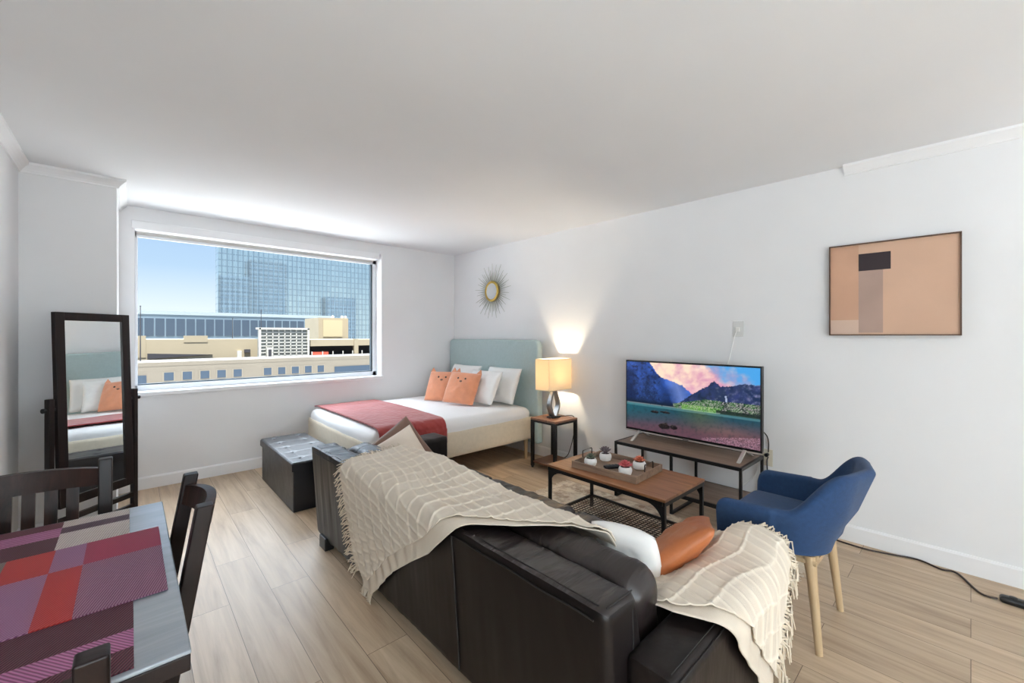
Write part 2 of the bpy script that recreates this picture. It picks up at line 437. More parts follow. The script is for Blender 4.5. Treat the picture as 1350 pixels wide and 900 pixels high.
for x, ys in ((XT0 + .006, (1.245, 1.565)), (XT1 - .085, (YT0 + .03, YT1 - .085))):
    for y in ys:
        bm = nb(); box(bm, x, x + .05, y, y + .05, 0, .711); obj('leg', bm, M_espresso, dt, bevel=.003)

def weave_mat(name, c1, c2, ang, scale=260):
    m, t, p = base_mat(name)
    tc = t.add('ShaderNodeTexCoord'); mp = t.add('ShaderNodeMapping'); mp.inputs['Rotation'].default_value = (0, 0, ang)
    t.link(tc.outputs['Object'], mp.inputs['Vector'])
    w = t.add('ShaderNodeTexWave', i_Scale=scale / 4, i_Distortion=.3); t.link(mp.outputs['Vector'], w.inputs['Vector'])
    mx = t.add('ShaderNodeMix', data_type='RGBA'); mx.inputs[6].default_value = c1; mx.inputs[7].default_value = c2
    t.link(w.outputs['Fac'], mx.inputs[0]); t.link(mx.outputs[2], p.inputs['Base Color'])
    b = t.add('ShaderNodeBump', i_Strength=.5, i_Distance=.002); t.link(w.outputs['Fac'], b.inputs['Height']); t.link(b.outputs['Normal'], p.inputs['Normal'])
    p.inputs['Roughness'].default_value = .55
    return m
W = {
 'maroon': weave_mat('weave_maroon', rgb(40, 16, 26), rgb(100, 38, 56), .6, 230),
 'maroon2': weave_mat('weave_maroon_fine', rgb(74, 26, 40), rgb(104, 42, 56), .6, 200),
 'pink': weave_mat('weave_pink', rgb(122, 58, 100), rgb(188, 120, 160), -.6, 230),
 'beige': weave_mat('weave_beige', rgb(170, 158, 152), rgb(212, 202, 196), .2, 220),
 'plum': weave_mat('weave_plum', rgb(66, 40, 56), rgb(88, 58, 74), .2, 220),
 'purple': weave_mat('weave_purple', rgb(114, 58, 100), rgb(172, 128, 160), .9, 210),
 'red': weave_mat('weave_red', rgb(156, 34, 36), rgb(184, 50, 46), .6, 220),
 'magenta': weave_mat('weave_magenta', rgb(132, 26, 62), rgb(172, 52, 84), .6, 220),
 'orchid': weave_mat('weave_orchid', rgb(106, 44, 84), rgb(160, 122, 142), .3, 260),
 'grey': weave_mat('weave_grey', rgb(92, 86, 86), rgb(122, 116, 114), .6, 220)}
WK = list(W); WM = [W[k] for k in WK]
def mat_cells(name, label, cells, z, base):
    bm = nb()
    for x0, x1, y0, y1, k in cells: box(bm, x0, x1, y0, y1, z, z + .0022, mi=WK.index(k))
    o = obj(name, bm, WM, None, smooth=False)
    return tag(o, label, 'placemat', 'woven placemats on the dining table')
mat_cells('placemat', 'woven placemat with beige, plum and maroon bands by the far table edge', [
    (-.146, -.001, 1.785, 1.842, 'beige'), (-.146, -.001, 1.735, 1.785, 'plum'), (-.146, -.001, 1.555, 1.735, 'beige'),
    (-.45, -.146, 1.79, 1.842, 'maroon2'), (-.45, -.146, 1.715, 1.79, 'pink'), (-.45, -.146, 1.555, 1.715, 'maroon')], .7503, 0)
mat_cells('placemat', 'red and purple checked woven placemat overlapping the other two', [
    (-.085, .062, 1.46, 1.605, 'magenta'), (-.142, -.085, 1.46, 1.605, 'purple'), (-.225, -.142, 1.46, 1.605, 'red'), (-.30, -.225, 1.46, 1.605, 'grey'),
    (-.085, .062, 1.197, 1.46, 'orchid'), (-.142, -.085, 1.197, 1.46, 'red'), (-.225, -.142, 1.197, 1.46, 'purple'), (-.30, -.225, 1.197, 1.46, 'red')], .7527, 0)
mat_cells('placemat', 'maroon and pink striped woven placemat by the near table edge', [
    (-.45, .005, 1.085, 1.215, 'maroon'), (-.45, .005, 1.023, 1.085, 'pink'), (-.45, .005, .957, 1.023, 'maroon')], .7503, 0)

# ------------------------------------------------------------------ dining chairs (local: faces +Y)
def dining_chair(label, w=.205, ns=6):
    t = thing('dining_chair', label, 'chair', (0, 0, 0), 0, 'dark slatted dining chairs')
    pz = .885; zs = .44
    def back_y(z): return -.17 - max(0, z - zs) * .17
    for s in (-1, 1):
        bm = nb()
        for z0, z1, in ((0, zs), (zs, pz)):
            pass
        ring = []
        for z, y in ((0, -.20), (.2, -.175), (zs, -.17), (.65, back_y(.65)), (pz, back_y(pz))):
            ring.append([bm.verts.new(V((s * w + a * .018, y + b * .018, z))) for a, b in ((-1, -1), (1, -1), (1, 1), (-1, 1))])
        for r0, r1 in zip(ring, ring[1:]):
            for k in range(4): bm.faces.new((r0[k], r0[(k + 1) % 4], r1[(k + 1) % 4], r1[k]))
        bm.faces.new(ring[0]); bm.faces.new(ring[-1])
        obj('rear_post', bm, M_espresso, t, bevel=.004, local=True)
    # curved top rail
    def rail(z0, z1, depth, name):
        bm = nb(); rr = []
        n = 10
        for i in range(n + 1):
            u = -1 + 2 * i / n; x = u * (w - .016)
            yy = -.035 * (1 - u * u)
            arch = .012 * (1 - u * u)
            r = []
            for z, a in ((z0, -1), (z0, 1), (z1 + arch, 1), (z1 + arch, -1)):
                r.append(bm.verts.new(V((x, back_y(z) + yy + a * depth, z))))
            rr.append(r)
        for a, b in zip(rr, rr[1:]):
            for k in range(4): bm.faces.new((a[k], a[(k + 1) % 4], b[(k + 1) % 4], b[k]))
        bm.faces.new(rr[0]); bm.faces.new(rr[-1])
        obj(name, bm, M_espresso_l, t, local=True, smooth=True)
    rail(.80, .855, .011, 'top_rail'); rail(.52, .555, .010, 'lower_rail')
    for i in range(ns):
        x = (i - (ns - 1) / 2) * .05; u = x / w; yy = -.035 * (1 - u * u)
        bm = nb(); M = None
        r0 = [bm.verts.new(V((x + a * .015, back_y(.545) + yy + b * .006, .545))) for a, b in ((-1, -1), (1, -1), (1, 1), (-1, 1))]
        r1 = [bm.verts.new(V((x + a * .015, back_y(.81) + yy + b * .006, .81))) for a, b in ((-1, -1), (1, -1), (1, 1), (-1, 1))]
        for k in range(4): bm.faces.new((r0[k], r0[(k + 1) % 4], r1[(k + 1) % 4], r1[k]))
        bm.faces.new(r0); bm.faces.new(r1)
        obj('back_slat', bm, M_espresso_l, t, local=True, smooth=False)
    bm = nb(); puff(bm, (2 * w + .03, .30, .035), .014, (0, 0, .004), 8, Matrix.Translation((0, -.005, zs + .018))); obj('seat', bm, M_espresso, t, local=True)
    for s in (-1, 1):
        bm = nb(); box(bm, s * w - .018, s * w + .018, .09, .126, 0, zs); obj('front_leg', bm, M_espresso, t, local=True, bevel=.003)
    bm = nb()
    for s in (-1, 1): box(bm, s * w - .01, s * w + .01, -.17, .10, .20, .225)
    box(bm, -w, w, -.04, -.02, .20, .225)
    obj('stretcher', bm, M_espresso, t, local=True)
    bm = nb()
    for s in (-1, 1): box(bm, s * w - .01, s * w + .01, -.16, .10, .37, .43)
    box(bm, -w, w, .098, .118, .37, .43); box(bm, -w, w, -.18, -.16, .37, .43)
    obj('seat_rail', bm, M_espresso, t, local=True)
    return t
def copy_thing(root, label):
    r = root.copy(); C.objects.link(r); r['label'] = label
    for ch in [o for o in bpy.data.objects if o.parent == root]:
        c = ch.copy(); C.objects.link(c); c.parent = r
        for g in [o for o in bpy.data.objects if o.parent == ch]:
            d = g.copy(); C.objects.link(d); d.parent = c
    return r
ch1 = dining_chair('dark slatted dining chair at the far table end, in front of the standing mirror')
ch1.location = (-.268, 1.80, 0); ch1.rotation_euler = (0, 0, PI)
ch2 = dining_chair('dark slatted dining chair tucked in at the long side of the table, facing the wall', .162, 4)
ch2.location = (-.105, 1.475, 0); ch2.rotation_euler = (0, 0, PI / 2)
ch3 = copy_thing(ch1, 'dark dining chair at the near table end, only its back post showing')
ch3.location = (-.243, 1.045, 0); ch3.rotation_euler = (0, 0, 0)

# ------------------------------------------------------------------ cheval mirror (local: glass faces -Y)
cm = thing('cheval_mirror', 'tall dark framed standing mirror reflecting the bed', 'mirror', (-.165, 3.845, 0), math.radians(43))
MW = .45; pz = .87
Rt = Matrix.Translation((0, 0, pz)) @ Matrix.Rotation(math.radians(-1.8), 4, 'X')
bm = nb(); fwid = .052
for a, b, c, d in ((-MW / 2, -MW / 2 + fwid, -.60, .585), (MW / 2 - fwid, MW / 2, -.60, .585), (-MW / 2 + fwid, MW / 2 - fwid, .535, .585), (-MW / 2 + fwid, MW / 2 - fwid, -.60, -.545)):
    box(bm, a, b, -.014, .014, c, d, Rt)
mf = obj('mirror_frame', bm, M_espresso, cm, local=True, bevel=.003)
bm = nb(); box(bm, -MW / 2 + fwid - .004, MW / 2 - fwid + .004, -.004, .010, -.55, .54, Rt); obj('mirror_glass', bm, M_mirror, cm, local=True, smooth=False)
for s in (-1, 1):
    bm = nb(); box(bm, s * (MW / 2 + .03) - .014, s * (MW / 2 + .03) + .014, -.018, .018, .0, .935); po = obj('post', bm, M_espresso, cm, local=True, bevel=.004)
    bm = nb(); prism(bm, [(-.16, 0), (.12, 0), (.12, .03), (.03, .075), (-.03, .075), (-.16, .03)], s * (MW / 2 + .03) - .016, s * (MW / 2 + .03) + .016, 'X'); obj('foot', bm, M_espresso, cm, local=True, bevel=.004)
    bm = nb(); tube(bm, [(s * (MW / 2 - .002), 0, pz), (s * (MW / 2 + .058), 0, pz)], .007, 10); tube(bm, [(s * (MW / 2 + .052), 0, pz), (s * (MW / 2 + .066), 0, pz)], .014, 12); obj('tilt_knob', bm, M_black, cm, local=True)
bm = nb(); box(bm, -MW / 2 - .02, MW / 2 + .02, -.012, .012, .17, .205); box(bm, -MW / 2 - .02, MW / 2 + .02, -.012, .012, .085, .12); obj('stretcher', bm, M_espresso, cm, local=True, bevel=.003)

# ------------------------------------------------------------------ storage ottoman
ot = thing('storage_ottoman', 'long black tufted storage bench at the foot of the bed', 'ottoman', (1.07, 3.86, 0))
bm = nb(); box(bm, .89, 1.25, 3.37, 4.36, 0, .31); obj('body', bm, M_ott, ot, bevel=.008)
bm = nb()
n = 40; m_ = 16
tufts = [(.97 + .2 * j, 3.50 + .2 * i) for i in range(5) for j in (0, 1)]
def lidz(x, y):
    z = .372
    for tx, ty in tufts:
        d = math.hypot(x - tx, y - ty); z -= .012 * math.exp(-(d / .022) ** 2)
    for ty in [t_[1] for t_ in tufts[::2]]: z -= .003 * math.exp(-((y - ty) / .006) ** 2)
    for tx in (.97, 1.17): z -= .003 * math.exp(-((x - tx) / .006) ** 2)
    return z
n, m_ = 120, 48
g = [[bm.verts.new(V((.878 + .384 * j / m_, 3.358 + 1.014 * i / n, lidz(.878 + .384 * j / m_, 3.358 + 1.014 * i / n) - .012 * (max(0, abs(2 * j / m_ - 1) - .92) / .08) ** 2 - .012 * (max(0, abs(2 * i / n - 1) - .97) / .03) ** 2))) for j in range(m_ + 1)] for i in range(n + 1)]
for i in range(n):
    for j in range(m_): bm.faces.new((g[i][j], g[i][j + 1], g[i + 1][j + 1], g[i + 1][j]))
bd = [g[0][j] for j in range(m_ + 1)] + [g[i][m_] for i in range(1, n + 1)] + [g[n][j] for j in range(m_ - 1, -1, -1)] + [g[i][0] for i in range(n - 1, 0, -1)]
lo = [bm.verts.new(V((v.co.x, v.co.y, .308))) for v in bd]
for i in range(len(bd)): bm.faces.new((bd[i], bd[(i + 1) % len(bd)], lo[(i + 1) % len(bd)], lo[i]))
bm.faces.new(lo)
lid = obj('lid', bm, M_ott, ot)
for tx, ty in tufts:
    bm = nb(); lathe(bm, [(.0005, .006), (.006, .005), (.009, .001), (.009, -.004)], (tx, ty, .362), 10)
    obj('tuft_button', bm, M_ott, lid)

# ------------------------------------------------------------------ bed
bd_ = thing('bed', 'queen bed with pale blue-green headboard and white bedding', 'bed', (2.3, 3.9, 0))
bm = nb(); puff(bm, (1.80, 1.57, .25), .03, (0, 0, 0), 10, Matrix.Translation((2.275, 3.915, .335))); obj('bed_base', bm, M_linen, bd_, label='beige fabric side rails')
bm = nb()
puff(bm, (1.77, 1.55, .24), .075, (.006, .006, .012), 26, Matrix.Translation((2.275, 3.915, .432)), wr=.006, seed=2.2, wscale=5)
obj('mattress', bm, M_sheet, bd_, label='mattress in white sheet')
bm = nb()
hb = []
Yh0, Yh1, r = 3.09, 4.742, .07
pts = [(Yh0, .16), (Yh1, .16)]
pts += [(Yh1 - r + r * math.cos(a), 1.262 - r + r * math.sin(a)) for a in [i * PI / 16 for i in range(9)]]
pts += [(Yh0 + r + r * math.cos(a), 1.262 - r + r * math.sin(a)) for a in [PI / 2 + i * PI / 16 for i in range(9)]]
prism(bm, pts, 3.185, 3.268, 'X')
obj('headboard', bm, M_head, bd_, bevel=.018, seg=4, label='pale blue-green upholstered headboard')
for x, y in ((1.46, 3.20), (3.12, 3.20), (1.46, 4.62), (3.12, 4.62), (2.3, 3.9)):
    bm = nb(); tube(bm, [(x, y, .212), (x, y, 0)], .024, 12, .016); obj('leg', bm, M_oak, bd_)
# quilted runner
def quilt_mat():
    m, t, p = base_mat('red_quilt')
    tc = t.add('ShaderNodeTexCoord')
    vo = t.add('ShaderNodeTexVoronoi', i_Scale=26.0); vo.feature = 'SMOOTH_F1'
    t.link(tc.outputs['UV'], vo.inputs['Vector'])
    b = t.add('ShaderNodeBump', i_Strength=.6, i_Distance=.01, invert=True); t.link(vo.outputs['Distance'], b.inputs['Height']); t.link(b.outputs['Normal'], p.inputs['Normal'])
    nz = t.add('ShaderNodeTexNoise', i_Scale=9.0, i_Detail=4.0); t.link(tc.outputs['UV'], nz.inputs['Vector'])
    mx = t.add('ShaderNodeMix', data_type='RGBA'); mx.inputs[6].default_value = rgb(136, 40, 38); mx.inputs[7].default_value = rgb(160, 56, 52)
    t.link(nz.outputs['Fac'], mx.inputs[0]); t.link(mx.outputs[2], p.inputs['Base Color'])
    p.inputs['Roughness'].default_value = .8; p.inputs['Sheen Weight'].default_value = .3
    return m
M_quilt = quilt_mat()
def grid_surf(S, nu, nv, uvf=None):
    bm = nb(); uvl = bm.loops.layers.uv.new('UVMap')
    g = [[bm.verts.new(S(i / nu, j / nv)) for j in range(nv + 1)] for i in range(nu + 1)]
    for i in range(nu):
        for j in range(nv):
            f = bm.faces.new((g[i][j], g[i + 1][j], g[i + 1][j + 1], g[i][j + 1]))
            for l, (a, b) in zip(f.loops, ((i, j), (i + 1, j), (i + 1, j + 1), (i, j + 1))):
                l[uvl].uv = uvf(a / nu, b / nv) if uvf else (a / nu, b / nv)
    return bm
def runnerS(u, v):
    # v: across the bed from far side (0) to hanging near edge (1); u: foot edge to head edge
    L = 1.55 + .17
    w = v * L
    x = 1.44 + .62 * u + .03 * v - .02 * (1 - u) * v
    if u > .5: x += .02 * math.sin(v * 5)
    y0 = 4.675
    top = .5735
    R = .08
    flat = 1.585 - R * .9
    yy = y0 - w; z = top
    dome = .010 * (1 - ((yy - 3.915) / .78) ** 2) if abs(yy - 3.915) < .78 else 0
    if w > flat - R * .6:
        a = (w - (flat - R * .6)) / R
        if a < PI / 2:
            yy = y0 - (flat - R * .6) - R * math.sin(a); z = top - R * (1 - math.cos(a)); dome = 0
        else:
            yy = y0 - (flat - R * .6) - R; z = top - R - (w - (flat - R * .6) - R * PI / 2); dome = 0
    if v < .04: z -= .012 * (1 - v / .04)
    k = noise.noise(V((x * 6, w * 6, 1))) * .004
    return V((x, yy - (.010 if z < top - R else 0), z + k + dome * .6))
bm = grid_surf(runnerS, 60, 130, lambda u, v: (u * .65, v * 1.75))
rn = obj('bed_runner', bm, M_quilt, None, solid=.012, recalc=False); tag(rn, 'red quilted runner laid across the foot of the bed', 'bed runner')

# bed pillows. M: x along width, y up the pillow, z outward
def lean_pillow(cx, cy, cz, yaw, lean, roll=0.0):
    """pillow facing direction yaw (deg, world), leaning back by lean deg"""
    a = math.radians(yaw); n0 = V((math.cos(a), math.sin(a), 0)); side = V((0, 0, 1)).cross(n0)
    le = math.radians(lean)
    up = V((0, 0, 1)) * math.cos(le) - n0 * math.sin(le)
    M = frame((cx, cy, cz), side, up)
    return M @ Matrix.Rotation(math.radians(roll), 4, 'Z')
GP = 'white pillows against the headboard'
def pil(name, label, cat, group, w, h, t, M, m, seed, part=None, **k):
    bm = nb(); pillow(bm, w, h, t, M, seed=seed, **k)
    o = obj(name, bm, m, None, recalc=True, angle=180)
    return tag(o, label, cat, group)
pil('bed_pillow', 'white pillow standing behind the two orange cushions', 'pillow', GP, .60, .42, .13, lean_pillow(3.01, 4.20, .765, 180, 24), M_pillow, 1.0)
pil('bed_pillow', 'white pillow leaning on the headboard, behind its twin on the lamp side', 'pillow', GP, .58, .42, .12, lean_pillow(3.04, 3.52, .765, 180, 20), M_pillow, 4.0)
pil('bed_pillow', 'front white pillow on the lamp side, beside the orange cushions', 'pillow', GP, .52, .40, .13, lean_pillow(2.86, 3.62, .75, 182, 26), M_pillow, 7.0)
def cat_cushion(label, M, seed):
    t = thing('animal_cushion', label, 'cushion', M.translation, 0, 'orange animal face cushions')
    bm = nb(); pillow(bm, .40, .38, .14, M, seed=seed, pinch=.05)
    obj('cushion_cover', bm, M_orange, t, angle=180)
    for s in (-1, 1):
        bm = nb(); c = [(-.035, 0), (.035, 0), (.012 * s, .06)]
        A = [bm.verts.new(M @ V((s * .155 + x, .172 + y, .008))) for x, y in c]; B = [bm.verts.new(M @ V((s * .155 + x, .172 + y, -.008))) for x, y in c]
        bm.faces.new(A); bm.faces.new(B[::-1])
        for i in range(3): bm.faces.new((A[i], A[(i + 1) % 3], B[(i + 1) % 3], B[i]))
        obj('ear', bm, M_orange, t, bevel=.004, seg=2)
        bm = nb(); bmesh.ops.create_uvsphere(bm, u_segments=12, v_segments=8, radius=.011, matrix=M @ Matrix.Translation((s * .045, .085, .064)) @ Matrix.Diagonal((1, 1, .5, 1)))
        obj('eye', bm, M_black, t)
    bm = nb(); bmesh.ops.create_uvsphere(bm, u_segments=12, v_segments=8, radius=.014, matrix=M @ Matrix.Translation((0, .05, .069)) @ Matrix.Diagonal((1.2, .8, .45, 1)))
    obj('nose', bm, M_brownp, t)
    return t
cat_cushion('orange cushion with stitched animal face nearest the window wall', lean_pillow(2.66, 4.10, .728, 212, 30, 0), 3.0)
cat_cushion('orange cushion with stitched animal face leaning on the white pillows', lean_pillow(2.66, 3.72, .742, 205, 30, -3), 9.0)

# ------------------------------------------------------------------ side table + lamp
M_wtop = wood('side_table_wood', rgb(96, 62, 46), rgb(146, 104, 80), .4, 'X')
st = thing('side_table', 'small square side table with dark metal legs beside the bed', 'side table', (3.12, 2.80, 0))
sx0, sx1, sy0, sy1 = 2.955, 3.285, 2.635, 2.965
bm = nb(); box(bm, sx0, sx1, sy0, sy1, .475, .495); obj('tabletop', bm, M_wtop, st, bevel=.003)
bm = nb()
for a, b, c, d in ((sx0, sx1, sy0, sy0 + .02), (sx0, sx1, sy1 - .02, sy1), (sx0, sx0 + .02, sy0, sy1), (sx1 - .02, sx1, sy0, sy1)): box(bm, a + .002, b - .002, c + .002, d - .002, .455, .475)
obj('top_frame', bm, M_blackmetal, st)
for x in (sx0, sx1 - .03):
    for y in (sy0, sy1 - .03):
        bm = nb(); box(bm, x, x + .03, y, y + .03, .015, .475); lg = obj('leg', bm, M_blackmetal, st, bevel=.003)
        bm = nb(); lathe(bm, [(.012, 0), (.014, .004), (.014, .015)], (x + .015, y + .015, 0), 10); obj('foot_pad', bm, M_black, lg)
bm = nb(); box(bm, sx0 + .01, sx1 - .01, sy0 + .01, sy1 - .01, .05, .068); obj('lower_shelf', bm, M_wtop, st, bevel=.002)
LX, LY = 3.115, 2.80
tl = thing('table_lamp', 'lit table lamp with rectangular cream shade and open metal base', 'lamp', (LX, LY, .495))
bm = nb(); box(bm, LX - .06, LX + .06, LY - .04, LY + .04, .496, .51); obj('base_plate', bm, M_blackmetal, tl, bevel=.004)
for s in (-1, 1):
    bm = nb()
    p = spline([(s * .018, 0, .51), (s * .036, 0, .545), (s * .060, 0, .60), (s * .062, 0, .64), (s * .044, 0, .695), (s * .026, 0, .74), (s * .020, 0, .762)], 24)
    prev = None
    for i, q in enumerate(p):
        hw = .032 - .014 * i / 24; tk = .011
        r = [bm.verts.new(V((LX + q.x + a * tk, LY + b * hw, q.z))) for a, b in ((-1, -1), (1, -1), (1, 1), (-1, 1))]
        if prev:
            for k in range(4): bm.faces.new((prev[k], prev[(k + 1) % 4], r[(k + 1) % 4], r[k]))
        else: bm.faces.new(r[::-1])
        prev = r
    bm.faces.new(prev)
    obj('curved_strut', bm, M_steel, tl, bevel=.004)
bm = nb(); lathe(bm, [(.026, 0), (.026, .016), (.014, .02), (.012, .05), (.018, .055), (.018, .10)], (LX, LY, .758), 16); obj('socket', bm, M_steel, tl)
bm = nb()
hx, hy, zb, zt = .165, .092, .776, 1.08; tk = .003
for a, b, c, d in ((-hx, hx, -hy, -hy + tk), (-hx, hx, hy - tk, hy), (-hx, -hx + tk, -hy + tk, hy - tk), (hx - tk, hx, -hy + tk, hy - tk)):
    box(bm, LX + a, LX + b, LY + c, LY + d, zb, zt)
sh = obj('lamp_shade', bm, M_lshade, tl, smooth=False, label='glowing cream shade')
M_strim = mat('shade_trim', rgb(226, 208, 172), .8)
for z in (zb, zt - .006):
    bm = nb()
    for a, b, c, d in ((-hx, hx, -hy - .001, -hy), (-hx, hx, hy, hy + .001), (-hx - .001, -hx, -hy, hy), (hx, hx + .001, -hy, hy)): box(bm, LX + a, LX + b, LY + c, LY + d, z, z + .006)
    obj('shade_trim', bm, M_strim, sh)
bm = nb(); bmesh.ops.create_uvsphere(bm, u_segments=16, v_segments=12, radius=.028, matrix=Matrix.Translation((LX, LY, .885)))
M_bulb = emis('bulb_glow', (1, .72, .38, 1), 6.0)
bulb = obj('bulb', bm, M_bulb, tl)
bm = nb(); tube(bm, spline([(LX + .05, LY, .503), (LX + .10, LY - .03, .5), (LX + .185, LY - .10, .497), (LX + .19, LY - .12, .40), (LX + .19, LY - .03, .10), (LX + .20, LY + .1, .03)], 24), .004, 8)
obj('power_cord', bm, M_black, tl)
ld = bpy.data.lights.new('table_lamp_bulb', 'POINT'); ld.energy = 14; ld.color = (1, .84, .60); ld.shadow_soft_size = .032
lo_ = bpy.data.objects.new('table_lamp_bulb', ld); C.objects.link(lo_); lo_.location = (LX, LY, .925)

# ------------------------------------------------------------------ sunburst mirror
sy, sz, sxw = 3.955, 1.85, WX(3.955)
sb = thing('sunburst_mirror', 'gold sunburst wall mirror with a small round glass above the bed', 'mirror', (sxw, sy, sz))
Ms = Matrix.Translation((sxw, sy, sz)) @ Matrix.Rotation(-PI / 2, 4, 'Y')
bm = nb(); lathe(bm, [(.098, .028), (.098, .033), (.0005, .034)], (0, 0, 0), 40, Ms); obj('mirror_glass', bm, M_mirror, sb)
bm = nb()
R0, r0 = .112, .016
for i in range(48):
    pass
rings = []
for i in range(48):
    a = 2 * PI * i / 48
    rings.append([bm.verts.new(Ms @ V(((R0 + r0 * math.cos(b)) * math.cos(a), (R0 + r0 * math.cos(b)) * math.sin(a), .028 + r0 * .8 * math.sin(b)))) for b in [2 * PI * k / 8 for k in range(8)]])
for i in range(48):
    for k in range(8): bm.faces.new((rings[i][k], rings[(i + 1) % 48][k], rings[(i + 1) % 48][(k + 1) % 8], rings[i][(k + 1) % 8]))
obj('ring_frame', bm, M_gold, sb)
bm = nb(); bm2 = nb()
for i in range(52):
    a = 2 * PI * i / 52
    L = (.345, .27, .315, .24)[i % 4] + random.uniform(-.012, .012)
    p0 = V((.10 * math.cos(a), .10 * math.sin(a), .014)); p1 = V((L * math.cos(a), L * math.sin(a), .02 + .006 * (i % 2)))
    mid = p0.lerp(p1, .6)
    tube(bm if i % 2 == 0 else bm2, [Ms @ p0, Ms @ mid, Ms @ p1], .0045, 6, .0018)
obj('long_rays', bm, M_champ, sb); obj('short_rays', bm2, M_champ, sb)
bm = nb(); lathe(bm, [(.13, .002), (.13, .012), (.05, .02)], (0, 0, 0), 32, Ms); obj('back_disc', bm, M_gold, sb)

# ------------------------------------------------------------------ TV, console, wall plates
XTV = 3.15; ty0, ty1, tz0, tz1 = .948, 2.0, .512, 1.102
tv = thing('television', 'flat television showing a mountain lake on the low console', 'television', (XTV + .02, (ty0 + ty1) / 2, .45))
bm = nb(); box(bm, XTV, XTV + .035, ty0, ty1, tz0, tz1); box(bm, XTV + .03, XTV + .07, ty0 + .2, ty1 - .2, tz0 + .03, tz0 + .3)
obj('tv_body', bm, M_black, tv, bevel=.004)
bm = nb(); box(bm, XTV - .003, XTV + .003, ty0, ty1, tz0 - .008, tz0 + .003); obj('bottom_trim', bm, M_silver, tv)
bm = nb(); box(bm, XTV - .006, XTV, (ty0 + ty1) / 2 - .022, (ty0 + ty1) / 2 + .022, tz0 - .006, tz0 + .008); obj('badge', bm, M_steel, tv)
for yy in (ty1 - .13, ty0 + .11):
    bm = nb()
    for s in (-1, 1):
        A = [(XTV + .017 - .01, tz0 + .01), (XTV + .017 + .01, tz0 + .01), (XTV + .017 + s * .13 + .012, .451), (XTV + .017 + s * .13 - .012, .451)]
        prism(bm, A, yy - .012, yy + .012, 'Y')
    obj('stand_foot', bm, M_silver, tv, bevel=.002, label='silver splayed foot')
